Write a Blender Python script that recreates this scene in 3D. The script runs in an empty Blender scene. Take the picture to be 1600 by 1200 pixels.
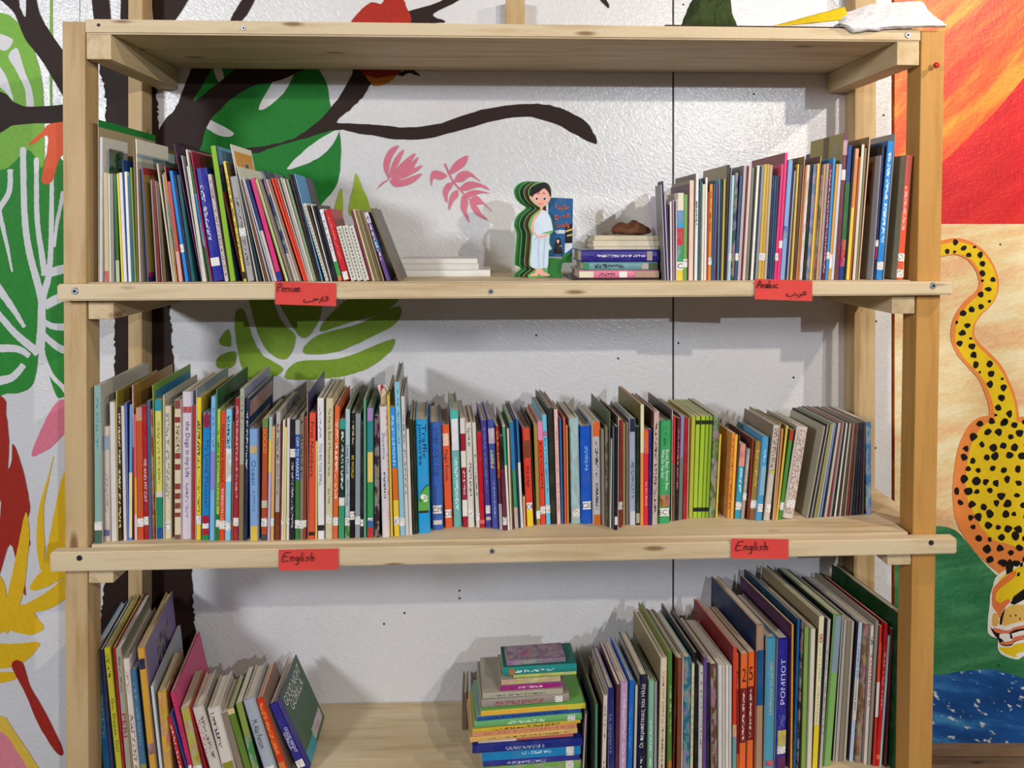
import bpy, bmesh, math, random
from mathutils import Vector, Matrix
from mathutils.geometry import tessellate_polygon
rnd = random.Random(7)
SC = bpy.context.scene
COL = SC.collection
# ------------------------------------------------------------------ camera
FPX, PCX, PCY = 1168.0, 816.0, 377.0          # focal length and principal point of a 1600x1200 frame
CAM = Vector((0.0, -1.40, 1.42))
YAW, PITCH = math.radians(2.5), math.radians(1.06)
FWD = Vector((math.sin(YAW)*math.cos(PITCH), math.cos(YAW)*math.cos(PITCH), -math.sin(PITCH)))
RGT = Vector((math.cos(YAW), -math.sin(YAW), 0))
UPV = RGT.cross(FWD)
cd = bpy.data.cameras.new('camera'); cam = bpy.data.objects.new('camera', cd); COL.objects.link(cam)
cd.sensor_width = 36; cd.lens = FPX/1600*36
cd.shift_x = (800-PCX)/1600; cd.shift_y = (PCY-600)/1600
cd.clip_start = 0.05
cam.matrix_world = Matrix(((RGT.x, UPV.x, -FWD.x, CAM.x), (RGT.y, UPV.y, -FWD.y, CAM.y), (RGT.z, UPV.z, -FWD.z, CAM.z), (0, 0, 0, 1)))
SC.camera = cam
# ------------------------------------------------------------------ light
SC.view_settings.view_transform = 'Standard'; SC.view_settings.look = 'None'
SC.view_settings.gamma = 1; SC.view_settings.exposure = 0.0; SC.view_settings.use_curve_mapping = False
W = bpy.data.worlds.new('world'); SC.world = W; W.use_nodes = True
W.node_tree.nodes['Background'].inputs[0].default_value = (0.93, 0.96, 1.0, 1)
W.node_tree.nodes['Background'].inputs[1].default_value = 0.075
def lamp(name, loc, power, color, radius=0.022):
    l = bpy.data.lights.new(name, 'POINT'); l.energy = power; l.color = color; l.shadow_soft_size = radius
    o = bpy.data.objects.new(name, l); o.location = loc; COL.objects.link(o)
lamp('ceiling_bulb_or_fill', (1.47, -0.50, 2.24), 33, (1.0, 0.86, 0.67))
lamp('ceiling_bulb_or_fill', (1.42, -1.95, 2.21), 86, (1.0, 0.90, 0.76))
lamp('ceiling_bulb_or_fill', (1.38, -3.56, 2.18), 155, (0.85, 0.91, 1.0))
lamp('ceiling_bulb_or_fill', (-1.00, -1.95, 2.21), 8, (1.0, 0.90, 0.78))  # weak fill light added from the left
lamp('ceiling_bulb_or_fill', (-2.25, -2.45, 2.18), 215, (0.93, 0.96, 1.0), 0.22)  # unseen soft fill, moved left and strengthened to brighten the left mural
# ------------------------------------------------------------------ helpers
YW = 0.30                                      # front of the wall boards
def bp(px, py, y):
    d = FWD + RGT*((px-PCX)/FPX) + UPV*((PCY-py)/FPX)
    return CAM + d*((y-CAM.y)/d.y)
def lin(h):
    h = h.lstrip('#'); out = []
    for i in (0, 2, 4):
        c = int(h[i:i+2], 16)/255
        out.append(c/12.92 if c <= 0.04045 else ((c+0.055)/1.055)**2.4)
    return (*out, 1.0)
class NT:
    def __init__(s, name, rough=0.5, spec=0.4):
        s.m = bpy.data.materials.new(name); s.m.use_nodes = True
        s.t = s.m.node_tree; s.b = s.t.nodes['Principled BSDF']
        s.b.inputs['Roughness'].default_value = rough; s.b.inputs['Specular IOR Level'].default_value = spec
    def n(s, typ, **kw):
        x = s.t.nodes.new(typ)
        for k, v in kw.items():
            if k.startswith('i_'):
                k2 = k[2:]; k2 = int(k2) if k2.isdigit() else k2.replace('_', ' ')
                x.inputs[k2].default_value = v
            else: setattr(x, k, v)
        return x
    def l(s, a, b): s.t.links.new(a, b)
    def coords(s, scale, rand=False, rot=(0, 0, 0)):
        tc = s.n('ShaderNodeTexCoord'); mp = s.n('ShaderNodeMapping'); mp.inputs['Scale'].default_value = scale
        if rot != (0, 0, 0):
            m0 = s.n('ShaderNodeMapping'); m0.inputs['Rotation'].default_value = rot; s.l(tc.outputs['Object'], m0.inputs[0]); s.l(m0.outputs[0], mp.inputs[0]); return mp.outputs[0]
        if rand:
            oi = s.n('ShaderNodeObjectInfo'); ma = s.n('ShaderNodeVectorMath', operation='ADD'); ml = s.n('ShaderNodeMath', operation='MULTIPLY', i_1=37.0)
            s.l(oi.outputs['Random'], ml.inputs[0]); s.l(tc.outputs['Object'], ma.inputs[0]); s.l(ml.outputs[0], ma.inputs[1]); s.l(ma.outputs[0], mp.inputs[0])
        else: s.l(tc.outputs['Object'], mp.inputs[0])
        return mp.outputs[0]
    def noise(s, vec, scale, detail=4, rough=0.55):
        x = s.n('ShaderNodeTexNoise', i_Scale=scale, i_Detail=detail, i_Roughness=rough); s.l(vec, x.inputs['Vector']); return x
    def ramp(s, fac, stops):
        r = s.n('ShaderNodeValToRGB'); e = r.color_ramp.elements
        while len(e) < len(stops): e.new(0.5)
        for q, (p, c) in zip(e, stops): q.position = p; q.color = c
        s.l(fac, r.inputs[0]); return r.outputs[0]
    def mix(s, fac, a, b, typ='MIX'):
        x = s.n('ShaderNodeMix', data_type='RGBA', blend_type=typ)
        for sock, v in ((x.inputs['Factor'], fac), (x.inputs['A'], a), (x.inputs['B'], b)):
            if hasattr(v, 'is_output'): s.l(v, sock)
            else: sock.default_value = v
        return x.outputs['Result']
    def bump(s, h, strength, dist):
        x = s.n('ShaderNodeBump', i_Strength=strength, i_Distance=dist); s.l(h, x.inputs['Height']); s.l(x.outputs[0], s.b.inputs['Normal'])
    def attr(s): return s.n('ShaderNodeAttribute', attribute_name='Col').outputs['Color']
def G(v): return (v, v, v, 1)
def wood_mat(name, axis, light, dark, knot):
    t = NT(name, 0.62, 0.25)
    sc = {'x': (2.2, 26, 26), 'z': (26, 26, 2.2), 'y': (26, 2.2, 26)}[axis]
    v = t.coords(sc); n1 = t.noise(v, 1.6, 6, 0.6)
    c = t.ramp(n1.outputs['Fac'], [(0.28, lin(dark)), (0.52, lin(light)), (0.8, lin(light))])
    v2 = t.coords({'x': (1.0, 3, 5), 'z': (5, 5, 1.0), 'y': (5, 1, 5)}[axis]); n2 = t.noise(v2, 2.1, 3)
    c = t.mix(t.ramp(n2.outputs['Fac'], [(0.5, G(0)), (0.75, G(0.55))]), c, lin(dark))
    v3 = t.coords({'x': (5, 13, 22), 'z': (13, 13, 4), 'y': (13, 4, 13)}[axis])
    vo = t.n('ShaderNodeTexVoronoi', i_Scale=1.0); t.l(v3, vo.inputs['Vector'])
    c = t.mix(t.ramp(vo.outputs['Distance'], [(0.06, G(0.85)), (0.13, G(0))]), c, lin(knot))
    v4 = t.coords((240, 240, 240)); n4 = t.noise(v4, 1.0, 2)
    c = t.mix(0.16, c, n4.outputs['Color'], 'OVERLAY')
    t.l(c, t.b.inputs['Base Color']); t.bump(n1.outputs['Fac'], 0.25, 0.002)
    return t.m
M = {}
M['pine_x'] = wood_mat('pine_board', 'x', 'd8c4a2', 'bda27a', '7e5c3e')
M['pine_y'] = wood_mat('pine_bracket', 'y', 'd4be98', 'b99c72', '7e5c3e')
M['pine_z'] = wood_mat('pine_post', 'z', 'c6aa80', 'a98858', '6e4b2e')
M['pine_warm'] = wood_mat('pine_post_warm', 'z', 'c4924f', 'b07f40', '80582e')
M['plank_dark'] = wood_mat('weathered_plank', 'x', '8a6d55', '644a38', '33251c')
def wallpaint(name, base=None, rough=0.22, spec=0.5, bstr=0.7):
    t = NT(name, rough, spec)
    big = t.noise(t.coords((1, 1, 1)), 7, 3); fine = t.noise(t.coords((1, 1, 1)), 160, 3, 0.6)
    s1 = t.noise(t.coords((150, 150, 62), rot=(0, 0.6, 0)), 1.0, 3); s2 = t.noise(t.coords((58, 150, 165), rot=(0, -0.35, 0)), 1.0, 3)
    if base is None: c = t.attr()
    else: c = t.n('ShaderNodeRGB').outputs[0]; c.default_value = lin(base)
    c = t.mix(t.ramp(big.outputs['Fac'], [(0.4, G(0)), (0.75, G(0.12))]), c, lin('c9c2b6'), 'MULTIPLY')
    c = t.mix(0.08, c, t.ramp(s1.outputs['Fac'], [(0.35, G(0.1)), (0.65, G(0.9))]), 'OVERLAY')
    t.l(c, t.b.inputs['Base Color'])
    h = t.n('ShaderNodeMath', operation='MAXIMUM'); t.l(s1.outputs['Fac'], h.inputs[0]); t.l(s2.outputs['Fac'], h.inputs[1])
    h2 = t.n('ShaderNodeMath', operation='MULTIPLY_ADD', i_1=0.35); t.l(fine.outputs['Fac'], h2.inputs[0]); t.l(h.outputs[0], h2.inputs[2])
    t.bump(h2.outputs[0], bstr, 0.0022)
    return t.m
M['wall'] = wallpaint('white_wall_paint', 'dedde0')
M['mural'] = wallpaint('mural_paint', None, 0.6, 0.22, 0.3)
def streaky(name, c1, c2, c3, rot, sc):
    t = NT(name, 0.45, 0.4)
    n1 = t.noise(t.coords(sc, rot=rot), 1.0, 5, 0.6); n2 = t.noise(t.coords((3.0, 3, 3)), 1.2, 2); n3 = t.noise(t.coords((sc[0]*4, sc[1]*4, sc[2]*4), rot=rot), 1.0, 3)
    c = t.ramp(n1.outputs['Fac'], [(0.38, lin(c1)), (0.5, lin(c2)), (0.61, lin(c3))])
    c2_ = t.ramp(n2.outputs['Fac'], [(0.35, lin(c1)), (0.5, lin(c2)), (0.65, lin(c3))])
    c = t.mix(0.25, c, c2_)
    w1 = t.noise(t.coords((60, 60, 150), rot=(0, 0.4, 0)), 1.0, 3); w2 = t.noise(t.coords((150, 60, 40), rot=(0, 0.25, 0)), 1.0, 3)
    h = t.n('ShaderNodeMath', operation='MAXIMUM'); t.l(w1.outputs['Fac'], h.inputs[0]); t.l(w2.outputs['Fac'], h.inputs[1])
    c = t.mix(0.14, c, t.ramp(w1.outputs['Fac'], [(0.38, G(0.15)), (0.62, G(0.85))]), 'OVERLAY')
    t.l(c, t.b.inputs['Base Color']); t.bump(h.outputs[0], 0.7, 0.0025)
    return t.m
M['sun_orange'] = streaky('sunset_orange_paint', 'dc3c2c', 'ec6a2c', 'f2a238', (0, 0.75, 0), (3, 4, 22))
M['sun_red'] = streaky('sunset_red_paint', 'cc1c26', 'd62229', 'dc302a', (0, 0.5, 0), (6, 6, 22))
M['sand_tan'] = streaky('sand_tan_paint', 'e8b486', 'ead09a', 'f0e2ba', (0, 0.2, 0), (5, 5, 24))
M['hill_green'] = streaky('hill_green_paint', '2a7048', '337c4e', '4a9060', (0, 0.15, 0), (6, 6, 30))
def water_mat():
    t = NT('river_blue_paint', 0.4, 0.4)
    n1 = t.noise(t.coords((5, 5, 20), rot=(0, -0.25, 0)), 1.0, 5); n2 = t.noise(t.coords((30, 30, 55), rot=(0, -0.5, 0)), 1.2, 3)
    c = t.ramp(n1.outputs['Fac'], [(0.36, lin('0c3f7c')), (0.55, lin('17559c')), (0.74, lin('4c9cd0'))])
    c = t.mix(t.ramp(n2.outputs['Fac'], [(0.62, G(0)), (0.67, G(1))]), c, lin('d2d6d8'))
    t.l(c, t.b.inputs['Base Color']); t.bump(n2.outputs['Fac'], 0.4, 0.002); return t.m
M['river'] = water_mat()
def printed(name, busy, rough=0.38):
    t = NT(name, rough, 0.25); a = t.attr()
    n1 = t.noise(t.coords((1, 1, 1), True), 40, 3)
    if busy:
        v = t.coords((90, 42, 42), True); n2 = t.noise(v, 1.0, 2.5, 0.6)
        c2 = t.mix(0.45, n2.outputs['Color'], a, 'MIX')
        c2 = t.mix(1.0, c2, G(0.5), 'OVERLAY')
        hs = t.n('ShaderNodeHueSaturation', i_Saturation=1.5, i_Value=0.85); t.l(c2, hs.inputs['Color'])
        c = t.mix(t.ramp(n2.outputs['Fac'], [(0.44, G(0)), (0.52, G(0.85))]), a, hs.outputs[0])
    else:
        c = t.mix(t.ramp(n1.outputs['Fac'], [(0.45, G(0)), (0.8, G(0.16))]), a, lin('8a8078'))
    t.l(c, t.b.inputs['Base Color']); return t.m
M['cover'] = printed('printed_cover', False)
M['busy'] = printed('printed_cover_art', True)
M['matte'] = printed('matte_print', False, 0.6)
def pages_mat():
    t = NT('paper_pages', 0.75, 0.15)
    n = t.noise(t.coords((1400, 3, 3), True), 1.0, 2)
    c = t.ramp(n.outputs['Fac'], [(0.3, lin('a99c86')), (0.6, lin('ddd3bf'))])
    t.l(c, t.b.inputs['Base Color']); return t.m
M['pages'] = pages_mat()
def marks_mat(name, base, ink, sx, sz, lo=0.50, hi=0.56, useattr=False):
    t = NT(name, 0.5, 0.3)
    n = t.noise(t.coords((sx, sx, sz), True), 1.0, 2, 0.5)
    b = t.attr() if useattr else lin(base)
    c = t.mix(t.ramp(n.outputs['Fac'], [(lo, G(0)), (hi, G(1))]), b, lin(ink))
    t.l(c, t.b.inputs['Base Color']); return t.m
M['label'] = marks_mat('label_paper', 'ebe8e4', '6c6c76', 420, 520, 0.57, 0.62)
def squiggle(ink):
    k = 'sq'+ink
    if k not in M: M[k] = marks_mat('spine_print', 'ffffff', ink, 380, 260, 0.49, 0.54, True)
    return M[k]
def flat_mat(key, color, rough=0.5, spec=0.3, metal=0.0):
    t = NT(key, rough, spec); n = t.noise(t.coords((1, 1, 1), True), 120, 2)
    c = t.mix(t.ramp(n.outputs['Fac'], [(0.4, G(0)), (0.8, G(0.2))]), lin(color), lin('6a6258'))
    t.l(c, t.b.inputs['Base Color']); t.b.inputs['Metallic'].default_value = metal; M[key] = t.m; return t.m
flat_mat('ink', '1c1820'); flat_mat('red_paper', 'e0453f', 0.7); flat_mat('screw_steel', 'b9c2c8', 0.35, 0.5, 0.8); flat_mat('screw_hole', '20242a', 0.6)
flat_mat('dark_gap', '15110f', 0.9, 0.1); flat_mat('floor_boards', '6d5a48', 0.7); flat_mat('cloth_green', '3c4a28', 0.95, 0.1); flat_mat('cloth_white', 'e8e6ea', 0.85, 0.15)
flat_mat('cloth_yellow', 'e2c21a', 0.8, 0.15); flat_mat('sheet_brown', '4a3a2c', 0.8); flat_mat('clay_brown', '6b3d22', 0.6); flat_mat('wire_white', 'd6d4ca', 0.5); flat_mat('eraser_grey', '6b675e', 0.7); flat_mat('pen_blue', '2a55a8', 0.4)
flat_mat('pin_red', 'c8141e', 0.3, 0.5); flat_mat('felt_black', '17141a', 0.9)

def link(o, parent=None):
    COL.objects.link(o)
    if parent is not None: o.parent = parent
    return o
def tag(o, label=None, cat=None, group=None, kind=None):
    if label: o['label'] = label
    if cat: o['category'] = cat
    if group: o['group'] = group
    if kind: o['kind'] = kind
    return o
def mesh_obj(name, verts, faces, mats, parent=None, fmat=None, fcol=None, smooth=False):
    me = bpy.data.meshes.new(name); me.from_pydata([tuple(v) for v in verts], [], faces)
    for m in (mats if isinstance(mats, (list, tuple)) else [mats]): me.materials.append(m)
    if fmat:
        for p, k in zip(me.polygons, fmat): p.material_index = k
    if fcol:
        ca = me.color_attributes.new('Col', 'FLOAT_COLOR', 'CORNER'); buf = []
        for p, c in zip(me.polygons, fcol): buf.extend(c*p.loop_total)
        ca.data.foreach_set('color', buf)
    if smooth:
        for p in me.polygons: p.use_smooth = True
    me.update()
    return link(bpy.data.objects.new(name, me), parent)
def empty(name, loc=(0, 0, 0)):
    o = bpy.data.objects.new(name, None); o.location = loc; o.empty_display_size = 0.02; COL.objects.link(o); return o
BF = [(0, 3, 2, 1), (4, 5, 6, 7), (0, 1, 5, 4), (1, 2, 6, 5), (2, 3, 7, 6), (3, 0, 4, 7)]
class MB:
    """collects pieces of one mesh"""
    def __init__(s): s.v = []; s.f = []; s.c = []; s.m = []
    def add(s, v, f, col=None, mat=0):
        k = len(s.v); s.v += [Vector(x) for x in v]; s.f += [tuple(i+k for i in q) for q in f]
        s.c += [col or (1, 1, 1, 1)]*len(f); s.m += [mat]*len(f)
    def hexa(s, p, col=None, mat=0): s.add(p, BF, col, mat)
    def box(s, a, b, col=None, mat=0):
        x0, y0, z0 = a; x1, y1, z1 = b
        s.hexa([(x0, y0, z0), (x1, y0, z0), (x1, y1, z0), (x0, y1, z0), (x0, y0, z1), (x1, y0, z1), (x1, y1, z1), (x0, y1, z1)], col, mat)
    def build(s, name, mats, parent=None, smooth=False):
        return mesh_obj(name, s.v, s.f, mats, parent, s.m, s.c, smooth)
def bevel(o, w, seg=2):
    bm = bmesh.new(); bm.from_mesh(o.data)
    bmesh.ops.bevel(bm, geom=bm.edges[:], offset=w, segments=seg, affect='EDGES', profile=0.6)
    bm.to_mesh(o.data); bm.free(); return o
def cyl(mb, c, axis, r, h, seg=14, col=None, mat=0, r2=None):
    axis = Vector(axis).normalized(); a = axis.orthogonal().normalized(); b = axis.cross(a); c = Vector(c); r2 = r if r2 is None else r2
    v = [c + (a*math.cos(2*math.pi*i/seg)+b*math.sin(2*math.pi*i/seg))*r for i in range(seg)] + [c + axis*h + (a*math.cos(2*math.pi*i/seg)+b*math.sin(2*math.pi*i/seg))*r2 for i in range(seg)]
    f = [(i, (i+1) % seg, seg+(i+1) % seg, seg+i) for i in range(seg)] + [tuple(range(seg))[::-1], tuple(range(seg, 2*seg))]
    mb.add(v, f, col, mat)
def smooth_loop(p, k=4):
    out = []; n = len(p)
    for i in range(n):
        a, b, c, d = [Vector((*p[(i+j-1) % n], 0)) for j in range(4)]
        for q in range(k):
            t = q/k
            out.append(tuple(0.5*((2*b)+(c-a)*t+(2*a-5*b+4*c-d)*t*t+(3*b-a-3*c+d)*t**3))[:2])
    return out
def smooth_line(p, k=5):
    p = [p[0]]+list(p)+[p[-1]]; out = []
    for i in range(1, len(p)-2):
        a, b, c, d = [Vector((*p[i+j-1], 0)) for j in range(4)]
        for q in range(k):
            t = q/k
            out.append(tuple(0.5*((2*b)+(c-a)*t+(2*a-5*b+4*c-d)*t*t+(3*b-a-3*c+d)*t**3))[:2])
    out.append(tuple(p[-1])); return out
def fill(mb, pts, y, col=None, mat=0):
    v = [bp(x, q, y) for x, q in pts]
    tris = tessellate_polygon([[Vector((x, q, 0)) for x, q in pts]])
    f = []
    for t in tris:
        a, b, c = (v[i] for i in t)
        f.append(tuple(t) if (b-a).cross(c-a).y < 0 else tuple(t)[::-1])
    mb.add(v, f, col, mat)
def stroke(pts, w0, w1=None):
    """outline of a brush stroke along pts (px)"""
    L = smooth_line(pts, 4); w1 = w0 if w1 is None else w1; a = []; b = []; n = len(L)
    for i, (x, y) in enumerate(L):
        x0, y0 = L[max(0, i-1)]; x1, y1 = L[min(n-1, i+1)]; d = math.hypot(x1-x0, y1-y0) or 1
        w = (w0+(w1-w0)*i/(n-1))/2; nx, ny = -(y1-y0)/d*w, (x1-x0)/d*w
        a.append((x+nx, y+ny)); b.append((x-nx, y-ny))
    return a+b[::-1]
def ribbons(mb, lines, w, y, col=None, mat=0):
    for L in lines:
        L = smooth_line(L, 4) if len(L) > 2 else L; n = len(L); v = []
        for i, (x, q) in enumerate(L):
            x0, y0 = L[max(0, i-1)]; x1, y1 = L[min(n-1, i+1)]; d = math.hypot(x1-x0, y1-y0) or 1
            nx, ny = -(y1-y0)/d*w/2, (x1-x0)/d*w/2
            v += [bp(x+nx, q+ny, y), bp(x-nx, q-ny, y)]
        mb.add(v, [(2*i, 2*i+1, 2*i+3, 2*i+2) for i in range(n-1)], col, mat)
# ------------------------------------------------------------------ room: floor, wall boards, mural
def slab(name, px0, px1, py0, py1, mat, parent, y=YW, t=0.012):
    a, b, c, d = bp(px0, py0, y), bp(px1, py0, y), bp(px1, py1, y), bp(px0, py1, y)
    q = Vector((0, t, 0)); mb = MB(); mb.hexa([d, c, c+q, d+q, a, b, b+q, a+q])
    return mb.build(name, mat, parent)
fl = MB(); fl.box((-3.2, -4.6, -0.02), (3.2, 0.34, 0.0)); tag(fl.build('floor', M['floor_boards']), kind='structure')
wl = MB(); wl.box((-3.2, 0.318, 0.0), (3.2, 0.40, 2.75)); wall = tag(wl.build('wall_back', M['dark_gap']), kind='structure')
TOPP, BOTP = -500, 1330
slab('wall_panel', -620, 124, TOPP, 353, M['wall'], wall)
slab('wall_panel', -620, 124, 355, BOTP, M['wall'], wall)
pA = slab('wall_panel', 125.5, 1050.5, TOPP, BOTP, M['wall'], wall)
pB = slab('wall_panel', 1053.5, 1393, TOPP, BOTP, M['wall'], wall)
pR = slab('wall_panel', 1398, 2150, TOPP, 1166, M['sun_orange'], wall)
bb = MB()
for y0, y1, yy in ((1167, 1182, 0.286), (1183, BOTP, 0.296)):
    a, b, c, d = bp(1372, y0, yy), bp(2150, y0, yy), bp(2150, y1, yy), bp(1372, y1, yy); q = Vector((0, 0.315-yy, 0))
    bb.hexa([d, c, c+q, d+q, a, b, b+q, a+q])
tag(bb.build('baseboard_right', M['plank_dark']), kind='structure')
LAYER = [0]
def paint(name, shapes, mat='mural', jit=0.0, smooth=True, sub=5, parent=None, step=0.00022):
    """flat paint on the wall boards; shapes = [(colour, outline px)], later ones over earlier ones"""
    mb = MB()
    for k, (c, pts) in enumerate(shapes):
        LAYER[0] += 1
        p = smooth_loop(pts, sub) if smooth else pts
        if jit: p = [(x+rnd.uniform(-jit, jit), y+rnd.uniform(-jit, jit)) for x, y in p]
        fill(mb, p, YW-0.0010-0.000012*LAYER[0], lin(c))
    return mb.build(name, M[mat], parent or wall)
BR, DG, LG, WHT = '2c1c18', '1f7d2e', '79b53c', 'dedde0'
# left boards
paint('painted_leaf', [('7fb548', [(-80, 20), (0, 20), (25, 33), (45, 60), (60, 100), (67, 140), (69, 190), (68, 262), (55, 300), (-80, 300)]),
    (WHT, [(-6, 53), (20, 62), (9, 79), (-6, 72)]), (WHT, [(13, 88), (25, 75), (31, 85), (40, 115), (50, 140), (52, 170), (42, 168), (39, 140), (25, 110)]),
    (WHT, [(-6, 100), (9, 118), (18, 145), (21, 157), (8, 143), (-6, 128)]), ('7fb548', [(78, -20), (82, -20), (81, 168), (78, 168)])], jit=0.3)
paint('painted_leaf', [('2f8a35', [(-80, 262), (0, 265), (20, 255), (35, 240), (45, 235), (55, 245), (65, 262), (74, 240), (86, 247), (97, 250), (123, 300), (123, 600), (98, 620), (88, 618), (78, 590), (67, 556), (60, 553), (57, 580), (50, 602), (35, 612), (10, 615), (-80, 612)])]
    + [(WHT, stroke(p, a, b)) for p, a, b in (
    ([(36, 232), (38, 330), (45, 390), (58, 440), (66, 472)], 9, 12), ([(57, 248), (58, 340), (65, 395), (70, 430)], 7, 10), ([(81, 255), (80, 370), (76, 430), (66, 470), (65, 510), (62, 552)], 6, 15),
    ([(99, 300), (89, 350), (85, 385)], 7, 4), ([(124, 415), (97, 421), (75, 427)], 14, 14), ([(124, 455), (97, 464), (70, 477)], 16, 14), ([(124, 508), (97, 511), (80, 509), (68, 502)], 13, 8), ([(124, 552), (97, 546), (76, 531), (66, 520)], 13, 8),
    ([(112, 625), (97, 604), (80, 585), (67, 552)], 8, 6), ([(-10, 440), (20, 482), (38, 511)], 14, 5), ([(-10, 482), (25, 522), (60, 551)], 9, 13), ([(-20, 545), (25, 545), (46, 556)], 14, 8), ([(-10, 596), (18, 590), (37, 570)], 15, 9), ([(-3, 325), (9, 375), (19, 424)], 9, 3), ([(16, 265), (14, 300), (-3, 328)], 8, 9))], jit=0.35, step=0.00012)
paint('painted_branch', [(BR, [(-10, -10), (0, 0), (22, 20), (40, 62), (62, 90), (97, 148), (124, 200), (124, 120), (97, 78), (78, 50), (62, 20), (54, -10), (42, -10), (40, 26), (31, 12), (24, -10)]),
    (BR, [(-80, 130), (0, 143), (20, 158), (45, 167), (97, 163), (124, 160), (124, 192), (97, 193), (60, 193), (20, 196), (0, 207), (-80, 230)])], jit=0.5)
paint('painted_leaf', [('e2603a', [(44, 226), (66, 205), (80, 193), (124, 192), (110, 225), (92, 250), (81, 284), (65, 283), (72, 245), (74, 212), (55, 223)])], jit=0.3)
paint('painted_leaf', [('e27c92', [(49, 711), (60, 680), (80, 640), (97, 624), (118, 630), (112, 660), (84, 695), (62, 709)])], jit=0.3)
paint('painted_leaf', [('a62c22', [(-80, 610), (0, 618), (10, 650), (14, 700), (8, 760), (-10, 800), (-80, 900)]), ('a62c22', [(20, 693), (36, 735), (45, 780), (46, 800), (40, 822), (47, 850), (36, 872), (40, 930), (31, 905), (16, 850), (-4, 900), (4, 760), (17, 725)])]
    + [('e9bb20', p) for p in ([(84, 712), (70, 760), (60, 800), (57, 850), (64, 892), (70, 860), (68, 800), (76, 750)], [(112, 735), (97, 745), (85, 800), (75, 850), (64, 905), (82, 880), (112, 850)],
    [(112, 868), (97, 880), (70, 888), (46, 918), (66, 920), (112, 893)], [(112, 900), (97, 905), (73, 925), (38, 946), (46, 957), (80, 950), (112, 925)], [(40, 944), (58, 966), (68, 982), (45, 992), (10, 982), (0, 962)],
    [(40, 800), (29, 850), (18, 900), (6, 960), (11, 990), (34, 935), (42, 880), (46, 830)], [(-60, 890), (0, 900), (10, 955), (0, 990), (-60, 990)], [(-60, 1008), (20, 1006), (62, 1005), (35, 1036), (0, 1045), (-60, 1045)], [(-60, 1056), (22, 1050), (16, 1064), (-60, 1075)])]
    + [('a62c22', [(18, 1040), (34, 1034), (47, 1072), (70, 1112), (98, 1172), (88, 1176), (60, 1132), (40, 1085)])], jit=0.4, step=0.00015)
paint('painted_leaf', [('e9c24a', [(-60, 1110), (4, 1120), (14, 1130), (64, 1205), (90, 1250), (-60, 1250)]), ('e68a98', [(-60, 1138), (0, 1142), (30, 1180), (60, 1230), (70, 1260), (-60, 1260)])], jit=0.3)
# centre boards
paint('painted_leaf', [(DG, [(283, 190), (296, 135), (325, 98), (400, 92), (480, 98), (508, 125), (516, 165), (530, 205), (532, 258), (524, 292), (500, 322), (468, 365), (400, 370), (290, 310), (278, 235)]),
    (WHT, [(332, 96), (342, 100), (350, 122), (341, 128)]), (WHT, [(404, 170), (412, 152), (440, 108), (463, 100), (447, 140), (425, 162), (411, 171)]), (WHT, [(311, 189), (325, 186), (364, 207), (354, 214), (334, 208)]), (WHT, [(449, 263), (470, 240), (500, 217), (530, 203), (515, 232), (490, 251), (462, 262)])], jit=0.5)
paint('painted_branch', [(BR, [(157, 60), (164, 150), (166, 200), (172, 300), (178, 480), (178, 600), (166, 880), (152, 1010), (138, 1260), (290, 1260), (304, 1010), (298, 890), (273, 590), (265, 480), (252, 350), (248, 220), (245, 130), (242, 60)])], jit=2.2, sub=22)
paint('painted_branch', [(BR, p) for p in ([(189, -30), (201, -30), (200, 60), (190, 60)], [(243, -30), (243, 60), (262, 48), (297, -6), (300, -30)], [(143, -30), (165, -30), (173, 60), (151, 60)],
    [(358, 36), (372, 10), (392, -20), (405, -20), (392, 12), (374, 36)], [(243, 230), (255, 192), (275, 167), (290, 130), (305, 98), (333, 98), (318, 130), (303, 158), (345, 126), (390, 98), (484, 98), (440, 125), (390, 136), (345, 170), (322, 200), (305, 240)],
    [(335, 235), (380, 232), (440, 222), (476, 206), (520, 165), (549, 118), (552, 100), (572, 100), (581, 125), (566, 152), (546, 172), (526, 191), (560, 193), (600, 196), (640, 199), (690, 192), (740, 175), (800, 164), (850, 163), (890, 175), (918, 193), (933, 224), (902, 212), (870, 195), (830, 183), (780, 187), (730, 200), (680, 214), (630, 218), (570, 210), (527, 203), (480, 216), (430, 229), (395, 240)],
    [(630, 36), (636, 18), (680, 6), (715, -12), (730, -6), (690, 14), (676, 24), (696, 34), (668, 36), (655, 40)], [(930, -10), (945, -4), (952, 12), (944, 6)], [(622, 116), (635, 109), (650, 112), (656, 119), (640, 114), (628, 119)])], jit=0.8, smooth=True)
paint('painted_bird', [('ac2c1e', [(553, 40), (562, 18), (580, 4), (596, 6), (604, -8), (622, -8), (634, 8), (637, 40)]), ('8e2418', [(563, 98), (628, 98), (626, 112), (610, 124), (588, 130), (574, 122)]), ('c07a28', [(572, 118), (590, 122), (618, 118), (604, 130), (584, 134)])], jit=0.6)
paint('painted_leaf', [('9fbb3c', p) for p in ([(546, 335), (552, 290), (556, 271), (566, 293), (575, 313), (576, 332)], [(520, 345), (528, 305), (534, 295), (536, 318), (534, 348)], [(586, 325), (595, 332), (605, 356), (603, 372), (591, 352)], [(604, 380), (615, 390), (620, 412), (608, 400)])], jit=0.25)
PK = 'd8788c'
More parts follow.
